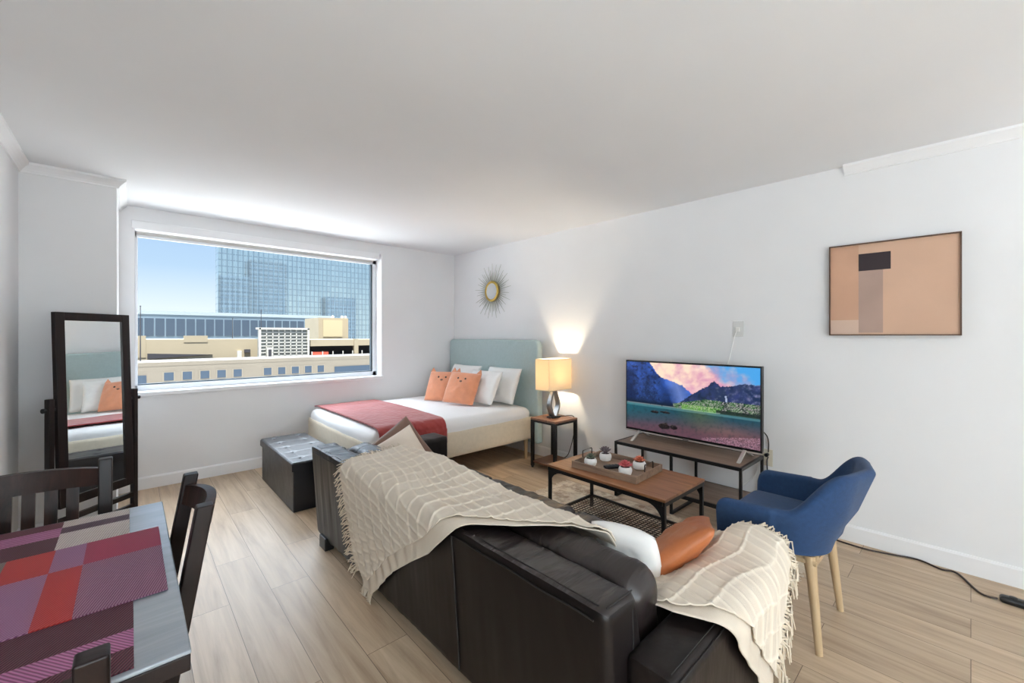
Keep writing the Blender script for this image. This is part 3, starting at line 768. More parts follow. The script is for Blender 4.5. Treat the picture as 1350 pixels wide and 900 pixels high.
# the picture on the screen
def interp(tab, u):
    for (a, b), (c, d) in zip(tab, tab[1:]):
        if u <= c: return b + (d - b) * max(0, min(1, (u - a) / (c - a)))
    return tab[-1][1]
def mixc(a, b, t): t = max(0, min(1, t)); return tuple(x + (y - x) * t for x, y in zip(a, b))
def nz(u, v, s, k=0.0): return noise.fractal(V((u * s * 1.78, v * s, k)), 1.0, 2.0, 4)
rL = [(0, 1.2), (.20, 1.02), (.25, .9), (.30, .79), (.36, .77), (.42, .73), (.47, .71), (.52, .64), (.56, .58), (.62, .5)]
rR = [(.44, .45), (.52, .56), (.6, .665), (.66, .72), (.685, .775), (.705, .80), (.725, .775), (.75, .735), (.82, .75), (.9, .79), (1, .79)]
def screen_col(u, v):
    n1 = nz(u, v, 7, 1); n2 = nz(u, v, 22, 5); n3 = nz(u, v, 60, 9)
    if v > .375:
        # sky
        c = mixc((250, 222, 196), (214, 150, 176), (u - .35) * 2.6 + n1 * .9)
        c = mixc(c, (250, 226, 206), .7 * max(0, nz(u - v * .6, v * 2.2, 5, 3) + .1))
        c = mixc(c, (70, 160, 226), (u - .72) * 4 + (v - .8) * 3 + n1 * .6)
        c = mixc(c, (226, 176, 196), max(0, .75 - v) * 3)
        hl = interp(rL, u) + .015 * n2
        hr = interp(rR, u) + .012 * n3 if u > .44 else 0
        if v < hl:
            d = (v - .375) / max(.01, hl - .375)
            c = mixc((12, 34, 78), (52, 96, 190), d * .9 + n1 * .5 - .1)
            if u < .3: c = mixc(c, (8, 20, 60), max(0, n2) * 1.4)
            c = mixc(c, (110, 160, 226), max(0, n3) * .5 * (1 if .08 < u < .3 and v < .75 else .25))
            c = mixc(c, (126, 150, 220), max(0, 1 - abs(u - .44 - (.65 - v) * .2) / .10) * .75)
            if v < .46: c = mixc(c, (10, 26, 34), (.46 - v) * 12)
        if v < hr and u > .44:
            c = mixc((22, 44, 80), (44, 58, 112), n1 + .4)
            c = mixc(c, (14, 30, 40), max(0, n2) + max(0, .6 - u) * 2)
            if u > .7: c = mixc(c, (168, 160, 206), max(0, n2 + (u - .85) * 1.2) * .8)
            if abs(u - .785 + (v - .6) * .08) < .006 and .45 < v < .62: c = mixc(c, (200, 210, 236), .8)
        if u > .40 and v < .55 + .02 * n1 and v < .44 + .11 * min(1, max(0, (u - .4) * 4)):
            c = (40, 92, 40) if n1 + n2 > -.1 else (20, 48, 34)
            if v < .45 and .47 < u < .75: c = mixc((96, 160, 48), (54, 120, 40), n2 + .5)
            hsh = random.random()
            if v > .40 and hsh > .66 - .15 * max(0, (u - .6)): c = mixc(c, (226, 206, 214), .35 + .5 * random.random())
            if u > .72 and v < .43: c = mixc(c, (14, 26, 28), .75)
        if v < .392 and n3 < .5: c = mixc(c, (190, 200, 205), .55 if u < .75 else .15)
    else:
        d = v / .375
        c = mixc((96, 66, 78), (14, 76, 92), (d - .25) * 1.35 + .22 * (.4 - u))
        c = mixc(c, (86, 96, 60), max(0, 1 - abs(u - .6) / .2) * max(0, d - .15) * .9)
        c = mixc(c, (150, 110, 96), max(0, 1 - abs(u - .8) / .25) * max(0, .75 - abs(d - .45) * 2) * .6)
        c = mixc(c, (24, 96, 110), max(0, 1 - u * 2.4) * (d) * .7)
        c = mixc(c, (20, 40, 44), max(0, n2) * .5)
        if u > .62 and v < .15 - (1 - u) * .3 and random.random() > .45: c = mixc(c, (206, 160, 180), .25 + .5 * random.random())
        if d > .93: c = mixc(c, (130, 176, 176), .4)
        for (a, b, ra, rb_) in ((.33, .10, .045, .045), (.405, .105, .03, .032), (.25, .285, .035, .018), (.34, .30, .045, .016)):
            if ((u - a) / ra) ** 2 + ((v - b) / rb_) ** 2 < 1 + .5 * n2: c = mixc((20, 18, 20), (92, 74, 70), max(0, n3) + (.3 if v > b + rb_ * .4 else 0))
    return c
bez = .012
nu, nv = 240, 136
bm = grid_surf(lambda a, b: V((XTV - .0012, ty1 - bez - a * (ty1 - ty0 - 2 * bez), tz0 + bez + .008 + b * (tz1 - tz0 - 2 * bez - .008))), nu, nv)
me_s = obj('screen', bm, None, tv, smooth=False, recalc=False)
me_s.data.materials.clear()
at = me_s.data.color_attributes.new('picture', 'FLOAT_COLOR', 'POINT')
for i in range(nu + 1):
    for j in range(nv + 1):
        c = screen_col(i / nu, j / nv)
        at.data[i * (nv + 1) + j].color = (lin(c[0]), lin(c[1]), lin(c[2]), 1)
m, t, p = base_mat('tv_screen')
ca = t.add('ShaderNodeAttribute', attribute_name='picture')
p.inputs['Base Color'].default_value = (.006, .006, .008, 1); p.inputs['Roughness'].default_value = .3
t.link(ca.outputs['Color'], p.inputs['Emission Color']); p.inputs['Emission Strength'].default_value = .74
me_s.data.materials.append(m)

tc_ = thing('tv_console', 'low console with black metal frame and wood shelves under the television', 'tv stand', (3.14, 1.48, 0))
cx0, cx1, cy0, cy1, ctz = 2.925, 3.355, 1.0, 1.965, .45
bm = nb(); box(bm, cx0 + .016, cx1 - .016, cy0 + .016, cy1 - .016, ctz - .016, ctz); obj('top_board', bm, M_walnut, tc_, bevel=.002)
bm = nb(); q = .018
for a, b, c, d in ((cx0, cx1, cy0, cy0 + q), (cx0, cx1, cy1 - q, cy1), (cx0, cx0 + q, cy0 + q, cy1 - q), (cx1 - q, cx1, cy0 + q, cy1 - q)): box(bm, a, b, c, d, ctz - .022, ctz + .001)
obj('top_frame', bm, M_blackmetal, tc_, bevel=.002)
for yy in (cy0, (cy0 + cy1) / 2 - q / 2, cy1 - q):
    for xx in (cx0, cx1 - q):
        bm = nb(); box(bm, xx, xx + q, yy, yy + q, 0, ctz - .022); obj('leg', bm, M_blackmetal, tc_, bevel=.002)
    bm = nb(); box(bm, cx0 + q, cx1 - q, yy, yy + q, .0, .018); obj('foot_bar', bm, M_blackmetal, tc_)
bm = nb(); box(bm, cx0 + .012, cx1 - .012, cy0 + q, (cy0 + cy1) / 2 - q / 2, .15, .168); obj('lower_shelf', bm, M_walnut, tc_, bevel=.002)
for xx in (cx0, cx1 - q):
    bm = nb(); box(bm, xx, xx + q, cy0 + q, (cy0 + cy1) / 2 - q / 2, .14, .166); obj('shelf_rail', bm, M_blackmetal, tc_)

def plate(name, label, cat, x, y, z, w, h, m, kind):
    t = thing(name, label, cat, (x, y, z))
    bm = nb(); box(bm, x - .007, x, y - w / 2, y + w / 2, z - h / 2, z + h / 2); obj('cover_plate', bm, m, t, bevel=.003)
    if kind == 'jack':
        bm = nb(); box(bm, x - .018, x - .006, y - .014, y + .014, z - .02, z + .012); obj('cable_port', bm, M_white, t, bevel=.002)
    else:
        for s in (-1, 1):
            bm = nb(); box(bm, x - .010, x - .006, y - .017, y + .017, z + s * .024 - .016, z + s * .024 + .016); obj('socket', bm, m, t, bevel=.002)
    return t
plate('wall_plate', 'white cable plate on the wall above the television', 'wall plate', WX(1.18), 1.18, 1.362, .078, .118, mat('plate_plastic', rgb(218, 218, 216), .3), 'jack')
plate('wall_outlet', 'almond power outlet on the wall behind the console end', 'outlet', WX(.99), .99, .435, .075, .12, M_outlet, 'o')
t_ = thing('wall_outlet', 'power outlet on the wall beside the dining table', 'outlet', (XL, 3.5, .45))
bm = nb(); box(bm, XL, XL + .007, 3.46, 3.54, .39, .51); obj('cover_plate', bm, M_outlet, t_, bevel=.003)
for z in (.408, .462):
    bm = nb(); box(bm, XL + .006, XL + .011, 3.483, 3.517, z, z + .03); obj('socket', bm, M_outlet, t_, bevel=.002)
bm = nb(); tube(bm, spline([(WX(1.185) - .016, 1.187, 1.345), (WX(1.2) - .02, 1.20, 1.30), (3.34, 1.225, 1.15), (3.27, 1.235, 1.0), (3.226, 1.235, .80)], 24), .0028, 8)
tag(obj('antenna_cable', bm, M_white), 'thin white cable running from the wall plate down behind the television', 'cable')
bm = nb(); tube(bm, spline([(3.21, 1.06, .70), (3.36, .985, .60), (3.385, .98, .46), (3.375, .985, .41), (3.36, .975, .30), (3.37, .95, .12), (3.36, .93, .012)], 40), .004, 8)
tube(bm, [(3.352, .985, .458), (3.39, .985, .458)], .013, 10)
tag(obj('power_cord', bm, M_black), 'black power cord plugged in behind the right end of the console', 'cord')
bm = nb(); tube(bm, spline([(3.37, 1.06, .68), (3.375, 1.045, .40), (3.368, 1.06, .30), (3.366, 1.13, .21), (3.366, 1.25, .10), (3.366, 1.30, .01)], 36), .003, 8)
tag(obj('signal_cable', bm, M_white), 'white cable looping behind the right end of the console', 'cable')

# ------------------------------------------------------------------ wall art
ay0, ay1, az0, az1 = .034, .624, 1.315, 1.89
ax = WX(.33); rotw = -math.atan(-.0305)
art = thing('wall_picture', 'large framed peach abstract picture with a black rectangle', 'picture', (ax, .329, 1.6), math.atan(.0305))
hw, hh = .295, .2875
def artbox(bm, u0, u1, v0, v1, d0, d1, mi=0):   # u: left->right as seen, v up, local x = outwards is -x
    box(bm, -d1, -d0, hw - u1 * 2 * hw, hw - u0 * 2 * hw, -hh + v0 * 2 * hh, -hh + v1 * 2 * hh, mi=mi)
bm = nb(); f = .008
for a, b, c, d in ((0, 1, 0, .012), (0, 1, .988, 1), (0, .011, .012, .988), (.989, 1, .012, .988)): artbox(bm, a, b, c, d, .002, .038)
obj('picture_frame', bm, mat('picture_frame_metal', rgb(96, 72, 58), .4, metal=.4), art, local=True)
bm = nb(); artbox(bm, .011, .989, .012, .988, .004, .026)
cv = obj('canvas', bm, mat('canvas_peach', rgb(204, 168, 144), .8, var=.05, scale=4, bump=.05, bscale=200), art, local=True, smooth=False)
AM = [mat('paint_black', rgb(44, 32, 36), .7), mat('paint_mauve', rgb(170, 144, 132), .8, var=.05, scale=6), mat('paint_tan', rgb(198, 156, 130), .8, var=.05, scale=5), mat('paint_pale', rgb(206, 178, 160), .8)]
bm = nb(); artbox(bm, .25, .505, .70, .885, .026, .0268, 0); artbox(bm, .25, .445, .03, .70, .026, .0264, 1); artbox(bm, .012, .25, .17, .985, .026, .0264, 2); artbox(bm, .012, .25, .014, .17, .026, .0264, 3)
obj('painted_blocks', bm, AM, art, local=True, smooth=False)

# ------------------------------------------------------------------ coffee table
kt = thing('coffee_table', 'rectangular coffee table with wood top on black metal frame', 'coffee table', (2.355, 1.52, 0))
kx0, kx1, ky0, ky1, kz = 2.11, 2.605, 1.10, 1.955, .432
bm = nb(); box(bm, kx0, kx1, ky0, ky1, kz - .016, kz); obj('tabletop', bm, M_pine, kt, bevel=.003)
bm = nb(); q = .020
for a, b, c, d in ((kx0, kx1, ky0, ky0 + q), (kx0, kx1, ky1 - q, ky1), (kx0, kx0 + q, ky0 + q, ky1 - q), (kx1 - q, kx1, ky0 + q, ky1 - q)): box(bm, a + .003, b - .003, c + .003, d - .003, kz - .04, kz - .0165)
obj('top_frame', bm, M_blackmetal, kt, bevel=.002)
for xx in (kx0 + .004, kx1 - q - .004):
    for yy in (ky0 + .004, ky1 - q - .004):
        bm = nb(); box(bm, xx, xx + q, yy, yy + q, .0165, kz - .04); lg = obj('leg', bm, M_blackmetal, kt, bevel=.002)
bm = nb()
for a, b, c, d in ((kx0, kx1, ky0 + .004, ky0 + .018), (kx0, kx1, ky1 - .018, ky1 - .004), (kx0 + .004, kx0 + .018, ky0, ky1), (kx1 - .018, kx1 - .004, ky0, ky1)): box(bm, a, b, c, d, .09, .108)
obj('lower_rail', bm, M_blackmetal, kt)
bm = nb()
for i in range(30):
    y = ky0 + .03 + (ky1 - ky0 - .06) * i / 29; box(bm, kx0 + .01, kx1 - .01, y - .0018, y + .0018, .097, .1006)
for i in range(17):
    x = kx0 + .03 + (kx1 - kx0 - .06) * i / 16; box(bm, x - .0018, x + .0018, ky0 + .01, ky1 - .01, .1006, .1042)
obj('mesh_shelf', bm, mat('mesh_metal', rgb(62, 48, 40), .5, metal=.4), kt, smooth=False)
# curved corner gussets along the long sides
for xx in (kx0 + .006, kx1 - .012):
    for yy, s in ((ky0 + q, 1), (ky1 - q, -1)):
        bm = nb(); R = .10
        pts = [(yy, kz - .04), (yy + s * R, kz - .04)] + [(yy + s * (R - R * math.sin(a)), kz - .04 - R + R * math.cos(a)) for a in [i * PI / 20 for i in range(1, 11)]]
        prism(bm, pts, xx, xx + .006, 'X'); obj('corner_bracket', bm, M_blackmetal, kt, smooth=False)
# tray with its contents
tr = thing('serving_tray', 'rustic wooden tray with wire handles on the coffee table', 'tray', (2.368, 1.575, kz), math.radians(3))
tw, tl_ = .165, .225
bm = nb(); box(bm, -tw, tw, -tl_, tl_, .001, .010); obj('tray_floor', bm, M_traywood, tr, local=True)
for nme, (a, b, c, d) in (('tray_side', (-tw - .010, -tw, -tl_ - .01, tl_ + .01)), ('tray_side', (tw, tw + .010, -tl_ - .01, tl_ + .01)), ('tray_end', (-tw, tw, -tl_ - .010, -tl_)), ('tray_end', (-tw, tw, tl_, tl_ + .010))):
    bm = nb(); box(bm, a, b, c, d, .001, .045); obj(nme, bm, M_traywood, tr, local=True, bevel=.002)
for s in (-1, 1):
    bm = nb(); y = s * (tl_ + .003)
    tube(bm, [(-.055, y, .044), (-.055, y, .082), (-.05, y, .088), (.05, y, .088), (.055, y, .082), (.055, y, .044)], .0035, 8); obj('wire_handle', bm, M_blackmetal, tr, local=True)
GS = 'small potted succulents on the tray'
def succulent(label, x, y, m, sc=1.0, nl=3, spread=1.0, tall=1.0):
    z = kz + .0105
    t = thing('potted_succulent', label, 'plant', (x, y, z), 0, GS)
    bm = nb(); lathe(bm, [(.026, 0), (.036, .006), (.042, .025), (.041, .04), (.034, .052), (.031, .052), (.031, .046), (.0005, .045)], (x, y, z), 20); obj('pot', bm, M_ceramic, t)
    bm = nb(); lathe(bm, [(.031, 0), (.031, .003), (.0005, .004)], (x, y, z + .0435), 16); obj('soil', bm, M_soil, t)
    bm = nb()
    for ring in range(nl):
        k = 9 - ring * 2; tilt = (1.15 - .42 * ring) * spread; L = (.044 - .006 * ring) * sc
        for i in range(k):
            a = 2 * PI * i / k + ring * .4
            d = V((math.cos(a) * math.sin(tilt), math.sin(a) * math.sin(tilt), math.cos(tilt) * tall))
            p0 = V((x, y, z + .048 + .004 * ring)); sd = V((-math.sin(a), math.cos(a), 0)); nn = d.cross(sd)
            prev = None
            for f, w, b in ((0, .004, 0), (.45, .009, -.003), (.8, .007, -.001), (1, .001, .004)):
                c = p0 + d * L * f + nn * (-b)
                r = [bm.verts.new(c + sd * w * sc), bm.verts.new(c + nn * w * .45 * sc), bm.verts.new(c - sd * w * sc), bm.verts.new(c - nn * w * .45 * sc)]
                if prev:
                    for q_ in range(4): bm.faces.new((prev[q_], prev[(q_ + 1) % 4], r[(q_ + 1) % 4], r[q_]))
                else: bm.faces.new(r[::-1])
                prev = r
            bm.faces.new(prev)
    obj('leaf_rosette', bm, m, t)
succulent('green and brown succulent in white pot at the bed end of the tray, sofa side', 2.275, 1.715, M_green, .9)
succulent('tall grey purple succulent in white pot, farthest back on the tray', 2.445, 1.715, M_pur_s, 1.15, 3, .8, 1.2)
succulent('bright pink red spiky succulent in white pot at the tray front', 2.285, 1.455, M_red_s, 1.2)
succulent('coral succulent in white pot beside the far tray handle', 2.45, 1.455, M_cor_s, 1.05)
rm = thing('remote_control', 'black remote control lying in the tray between the pots', 'remote', (2.36, 1.575, kz + .0105), math.radians(62))
bm = nb(); puff(bm, (.045, .16, .018), .007, (0, 0, .001), 6, Matrix.Translation((0, 0, .0098))); obj('remote_body', bm, M_black, rm, local=True)
bm = nb()
for i in range(5):
    for j in (-1, 0, 1): cbox(bm, (j * .011, -.05 + .022 * i, .0195), (.007, .010, .003))
obj('buttons', bm, mat('remote_buttons', rgb(70, 70, 74), .5), rm, local=True)

# ------------------------------------------------------------------ rug
def rug_mat():
    m, t, p = base_mat('shag_rug')
    tc = t.add('ShaderNodeTexCoord')
    n1 = t.add('ShaderNodeTexNoise', i_Scale=9.0, i_Detail=8.0, i_Roughness=.75); n2 = t.add('ShaderNodeTexNoise', i_Scale=160.0, i_Detail=3.0)
    t.link(tc.outputs['Object'], n1.inputs['Vector']); t.link(tc.outputs['Object'], n2.inputs['Vector'])
    cr = t.add('ShaderNodeValToRGB'); e = cr.color_ramp.elements
    e[0].position = .40; e[0].color = rgb(156, 124, 92); e[1].position = .56; e[1].color = rgb(222, 206, 180)
    t.link(n1.outputs['Fac'], cr.inputs['Fac']); t.link(cr.outputs['Color'], p.inputs['Base Color'])
    b = t.add('ShaderNodeBump', i_Strength=.7, i_Distance=.01); t.link(n2.outputs['Fac'], b.inputs['Height']); t.link(b.outputs['Normal'], p.inputs['Normal'])
    p.inputs['Roughness'].default_value = .95; p.inputs['Sheen Weight'].default_value = .3
    return m
M_rug = rug_mat()
rg = thing('area_rug', 'beige and brown mottled rug under the coffee table', 'rug', (2.1, 1.5, 0))
rx0, rx1, ry0, ry1 = 1.45, 2.905, .68, 2.40
bm = grid_surf(lambda u, v: V((rx0 + (rx1 - rx0) * u, ry0 + (ry1 - ry0) * v, .009 + .003 * noise.noise(V((u * 40, v * 50, 0))))), 90, 110)
obj('pile', bm, M_rug, rg, solid=.008, recalc=False)
for y, s in ((ry0, -1), (ry1, 1)):
    bm = nb()
    for i in range(110):
        x = rx0 + (rx1 - rx0) * i / 109
        j = random.uniform(-.012, .012); L = random.uniform(.05, .075)
        tube(bm, [(x, y, .009), (x + j * .5, y + s * L * .5, .006), (x + j, y + s * L, .004)], .0035, 5, .0025)
    obj('fringe', bm, M_thread, rg)

# ------------------------------------------------------------------ sofa (built straight, turned 1.3 deg about its middle)
SP = V((.9, 1.7, 0)); SR = math.radians(.7)
so = thing('sofa', 'black leather sofa seen from behind with a cream throw over its back', 'sofa', SP, SR)
# back: leaning slab with crinkled skin
def slab(prof, y0, y1, nY, r, wrf, nP=10):
    """closed section prof (x,z) rounded, swept along Y with rounded ends"""
    sec = []
    n = len(prof)
    for i in range(n):
        p = V((prof[i][0], prof[i][1], 0)); a = V((prof[i - 1][0], prof[i - 1][1], 0)); b = V((prof[(i + 1) % n][0], prof[(i + 1) % n][1], 0))
        da = (a - p).normalized(); db = (b - p).normalized()
        for k in range(5):
            f = k / 4; q0 = p + da * r * (1 - f); q1 = p + db * r * f
            sec.append(q0.lerp(p, f).lerp(p.lerp(q1, f), f))
        L = (b - p).length - 2 * r
        m = max(1, int(L / .03))
        for k in range(1, m): sec.append(p + db * (r + L * k / m))
    cx = sum(s.x for s in sec) / len(sec); cz = sum(s.y for s in sec) / len(sec)
    bm = nb(); rings = []
    ys = [(y0 + r * (1 - math.cos(a)), r * (1 - math.sin(a))) for a in [i * PI / 10 for i in range(5)]]
    ys += [(y0 + r + (y1 - y0 - 2 * r) * i / nY, 0) for i in range(nY + 1)]
    ys += [(y1 - r * (1 - math.cos(a)), r * (1 - math.sin(a))) for a in [i * PI / 10 for i in range(4, -1, -1)]]
    for y, ins in ys:
        ring = []
        for s in sec:
            d = V((s.x - cx, s.y - cz, 0)); dl = d.length
            q = s - V((math.copysign(min(abs(d.x), ins), d.x), math.copysign(min(abs(d.y), ins), d.y), 0))
            p = V((q.x, y, q.y)); w = wrf(p)
            n_ = V((d.x, 0, d.y)).normalized()
            ring.append(bm.verts.new(p + n_ * w))
        rings.append(ring)
    m = len(sec)
    for a, b in zip(rings, rings[1:]):
        for k in range(m): bm.faces.new((a[k], a[(k + 1) % m], b[(k + 1) % m], b[k]))
    bm.faces.new(rings[0]); bm.faces.new(rings[-1])
    return bm
def wr_back(p):
    f = noise.noise(V((p.x * 6, p.y * 14, p.z * 2.0))) * .006 + noise.noise(V((p.x * 10, p.y * 40, p.z * 3))) * .0022
    g = .25 + .75 * max(0, min(1, (p.y - 1.2) / 1.2))
    return f * g + (noise.noise(V((p.x * 20, p.y * 9, 5))) * .004 if p.z > .57 else 0)
SB = [(.862, .615), (1.018, .607), (1.13, .07), (.902, .055)]
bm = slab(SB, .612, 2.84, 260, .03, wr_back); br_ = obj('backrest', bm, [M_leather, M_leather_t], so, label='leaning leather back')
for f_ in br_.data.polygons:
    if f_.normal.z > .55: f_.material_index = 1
bm = nb()
def backx(z): return .862 + (.615 - z) / .56 * .04
for ys_ in (1.28, 2.08):
    tube(bm, [(backx(z) - .002, ys_, z) for z in (.585, .45, .3, .15, .07)], .0035, 6)
tube(bm, [(backx(.585) - .003, .65 + i * .04, .585 + .002 * math.sin(i)) for i in range(54)], .0028, 6)
tube(bm, [(.884, .65 + i * .04, .614) for i in range(54)], .0022, 6)
tube(bm, [(.89 + .12 * i / 8, .63, .6145 - .004 * i / 8) for i in range(9)], .0025, 6)
tube(bm, [(.985, .6125, .58), (.99, .611, .4), (1.0, .611, .2)], .0022, 6)
obj('seams', bm, M_stitch, so)
# arms
def wr_arm(p): return noise.noise(V((p.x * 9, p.y * 9, p.z * 2))) * .0035 + noise.noise(V((p.x * 30, p.y * 20, p.z * 4))) * .0012
bm = slab([(.955, .472), (1.91, .472), (1.91, .06), (.955, .06)], .474, .625, 12, .03, wr_arm); obj('armrest', bm, M_leather_v, so)
bm = slab([(.955, .525), (1.85, .525), (1.85, .06), (.955, .06)], 2.735, 2.945, 14, .03, wr_arm); obj('armrest', bm, M_leather_v, so)
bm = nb()
tube(bm, [(.975 + i * .03, .478, .4635 + .0005 * (i % 2)) for i in range(31)], .0025, 6)
tube(bm, [(.975 + i * .03, .500, .4735) for i in range(31)], .0022, 6)
obj('arm_seam', bm, M_stitch, so)
# seat deck, seat cushions and back cushions
bm = nb(); box(bm, 1.08, 1.70, .64, 2.725, .06, .245); obj('seat_frame', bm, M_leather, so, bevel=.02)
for y0, y1, sd in ((.635, 1.375, 1.), (1.38, 2.045, 5.), (2.05, 2.725, 9.)):
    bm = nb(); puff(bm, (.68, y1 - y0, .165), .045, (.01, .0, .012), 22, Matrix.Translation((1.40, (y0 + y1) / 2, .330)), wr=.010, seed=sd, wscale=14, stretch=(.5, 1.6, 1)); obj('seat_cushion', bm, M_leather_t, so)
for y0, y1, sd in ((.640, 1.70, 2.), (1.71, 2.72, 6.)):
    Mc = Matrix.Translation((1.13, (y0 + y1) / 2, .492)) @ Matrix.Rotation(math.radians(-11), 4, 'Y')
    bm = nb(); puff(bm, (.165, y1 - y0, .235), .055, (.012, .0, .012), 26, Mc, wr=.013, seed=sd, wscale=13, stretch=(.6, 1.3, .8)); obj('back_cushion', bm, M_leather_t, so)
for x, z0 in ((.885, 0), (1.78, .0165)):
    for y in (.56, 2.64):
        bm = nb(); box(bm, x, x + .055, y, y + .10, z0, .075); obj('foot', bm, M_black, so, bevel=.004)

# ------------------------------------------------------------------ throws
def add_cords(o, nu, nv, f):
    at = o.data.attributes.new('cord', 'FLOAT', 'POINT')
    for i in range(nu + 1):
        for j in range(nv + 1): at.data[i * (nv + 1) + j].value = min(1, f(i / nu, j / nv) / .0055)
def gridbump(a, b):
    """raised cords of the throw, a and b in metres along the cloth"""
    h = 0
    p = (b + .22 * a + .012 * math.sin(a * 11)) % .050; d = min(p, .050 - p); h += .0045 * math.exp(-(d / .0048) ** 2)
    p = (a - .10 * b + .01 * math.sin(b * 14)) % .088; d = min(p, .088 - p); h += .0045 * math.exp(-(d / .0048) ** 2)
    return h
def polyat(P, w):
    """walk along polyline P (list of (x,z)) by w from its first point"""
    for (a, b), (c, d) in zip(P, P[1:]):
        L = math.hypot(c - a, d - b)
        if w <= L: return (a + (c - a) * w / L, b + (d - b) * w / L)
        w -= L
    return P[-1]
ZR = [(.84, .628), (1.1, .626), (1.39, .632), (1.7, .654), (1.92, .672), (2.14, .652), (2.4, .636)]
WEND = [(.84, .0), (.95, .05), (1.05, .17), (1.25, .365), (1.42, .50), (1.57, .585), (1.8, .72), (2.0, .865), (2.1, .93), (2.4, .94)]
W0 = -.22
def throw_pt(Y, w, off):
    zr = interp(ZR, Y)
    P = [(1.33, .46), (1.235, zr - .03), (1.20, zr), (1.03, max(.634, zr - .03)), (.862, .630), (.846, .60), (.892, .03)]
    s0 = math.hypot(1.33 - 1.235, zr - .03 - .46) + math.hypot(.035, .03)
    q = [polyat(P, max(0, w + s0 + e)) for e in (-.02, -.01, 0, .01, .02)]
    x = sum(k[0] for k in q) / 5; z = sum(k[1] for k in q) / 5
    a = polyat(P, max(0, w + s0 - .02)); b = polyat(P, max(0, w + s0 + .02))
    d = V((b[0] - a[0], 0, b[1] - a[1]));
    n = V((d.z, 0, -d.x)).normalized() if d.length > 1e-6 else V((0, 0, 1))
    return V((x, Y, z)), n
def sofa_throw(yshift, wmax_f, off, cords, dense=True):
    def S(u, v):
        Y = .85 + (2.24 - .85) * u
        w1 = wmax_f(Y); w = W0 + (w1 - W0) * v
        if w > .40: Y2 = Y - .14 * u * (w - .40) / .55
        else: Y2 = Y + (.06 * u * (0.25 - w) / .4 if w < .25 else 0) 
        p, n = throw_pt(Y2, w, off)
        wr = noise.noise(V((Y2 * 7, w * 5, 1.3 + off * 9))) * .008 + .5 * noise.noise(V((Y2 * 18, w * 9, 4))) * .006
        if w > .45: wr += .006 * math.sin(Y2 * 70 + 2 * math.sin(w * 9)) * min(1, (w - .45) * 5)
        return p + n * (off + wr * (1 if w > -.02 else .5) + .006 + (gridbump(Y, w) if cords else 0))
    return S
th = thing('throw_blanket', 'cream fringed throw spread over the sofa back', 'throw blanket', SP, SR)
S1 = sofa_throw(0, lambda Y: interp(WEND, Y) - min(.07, max(0, (Y - .95) * .2)), .013, True)
bm = grid_surf(S1, 300, 220, lambda u, v: (u * 1.4, v * 1.1)); o_ = obj('cloth', bm, M_throw, th, solid=.004, recalc=False, angle=180)
def c1(u, v):
    Y = .85 + 1.39 * u; w1 = interp(WEND, Y) - min(.07, max(0, (Y - .95) * .2))
    return gridbump(Y, W0 + (w1 - W0) * v)
add_cords(o_, 300, 220, c1)
S2 = sofa_throw(0, lambda Y: interp(WEND, Y), .004, False)
bm = grid_surf(S2, 120, 90, lambda u, v: (u * 1.4, v * 1.1)); obj('under_layer', bm, M_throw, th, solid=.004, recalc=False, angle=180)
bm = nb()
for i in range(150):
    v = .10 + .90 * i / 149
    p = S1(1.0, v); 
    d = V((random.uniform(-.02, .0), random.uniform(.5, 1.0), random.uniform(-.9, -.2)))
    if v < .45: d = V((random.uniform(-.4, .3), random.uniform(.6, 1), random.uniform(-.25, .05)))
    d.normalize(); L = random.uniform(.05, .085)
    q = p + V((-.006 if v > .5 else 0, 0, .002))
    tube(bm, [p, q + d * L * .5 + V((0, 0, random.uniform(-.004, .006))), q + d * L + V((-.006 if v > .5 else 0, 0, -.004))], .0032, 5, .002)
obj('fringe', bm, M_thread, th)
bm = nb()
for i in range(26):
    u = 1 - .12 * i / 26; p = S2(u, 1.0)
    if p.z < .25:
        L = random.uniform(.05, .075)
        tube(bm, [p, p + V((-.008, random.uniform(-.01, .02), -L * .5)), p + V((-.010, random.uniform(-.02, .03), -min(L, p.z - .01)))], .0032, 5, .002)
obj('fringe', bm, M_thread, th)

# throw over the near arm
AEND = [(1.14, .07), (1.22, .17), (1.27, .24), (1.33, .30), (1.43, .41), (1.55, .52), (1.66, .60), (1.92, .62)]
def arm_pt(X, w):
    lump = .022 * math.exp(-((X - 1.80) / .10) ** 2)
    P = [(.80, .435), (.70, .445), (.655, .486 + lump), (.575, .492 + lump * 1.6), (.49, .488 + lump), (.456, .455), (.452, .02)]
    s0 = .100 + .061
    q = [polyat(P, max(0, w + s0 + e)) for e in (-.024, -.012, 0, .012, .024)]
    y = sum(k[0] for k in q) / 5; z = sum(k[1] for k in q) / 5
    a = polyat(P, max(0, w + s0 - .02)); b = polyat(P, max(0, w + s0 + .02))
    d = V((0, b[0] - a[0], b[1] - a[1])); n = V((0, d.z, -d.y)).normalized() if d.length > 1e-6 else V((0, 0, 1))
    return V((X, y, z)), -n if n.z < -.3 else n
AL = [(-.11, 1.16), (.07, 1.165), (.15, 1.205), (.20, 1.245), (.29, 1.31), (.42, 1.43), (.54, 1.54)]
AR = [(-.11, 1.87), (.0, 1.90), (.1, 1.91), (.18, 1.87), (.24, 1.79), (.31, 1.69), (.44, 1.59), (.54, 1.585)]
def arm_uw(u, v, cut):
    w = -.11 + .65 * v
    xl = interp(AL, w) + cut * max(0, min(1, (w + .02) / .25)); xr = interp(AR, w)
    return xl + (max(xr, xl + .02) - xl) * u, w
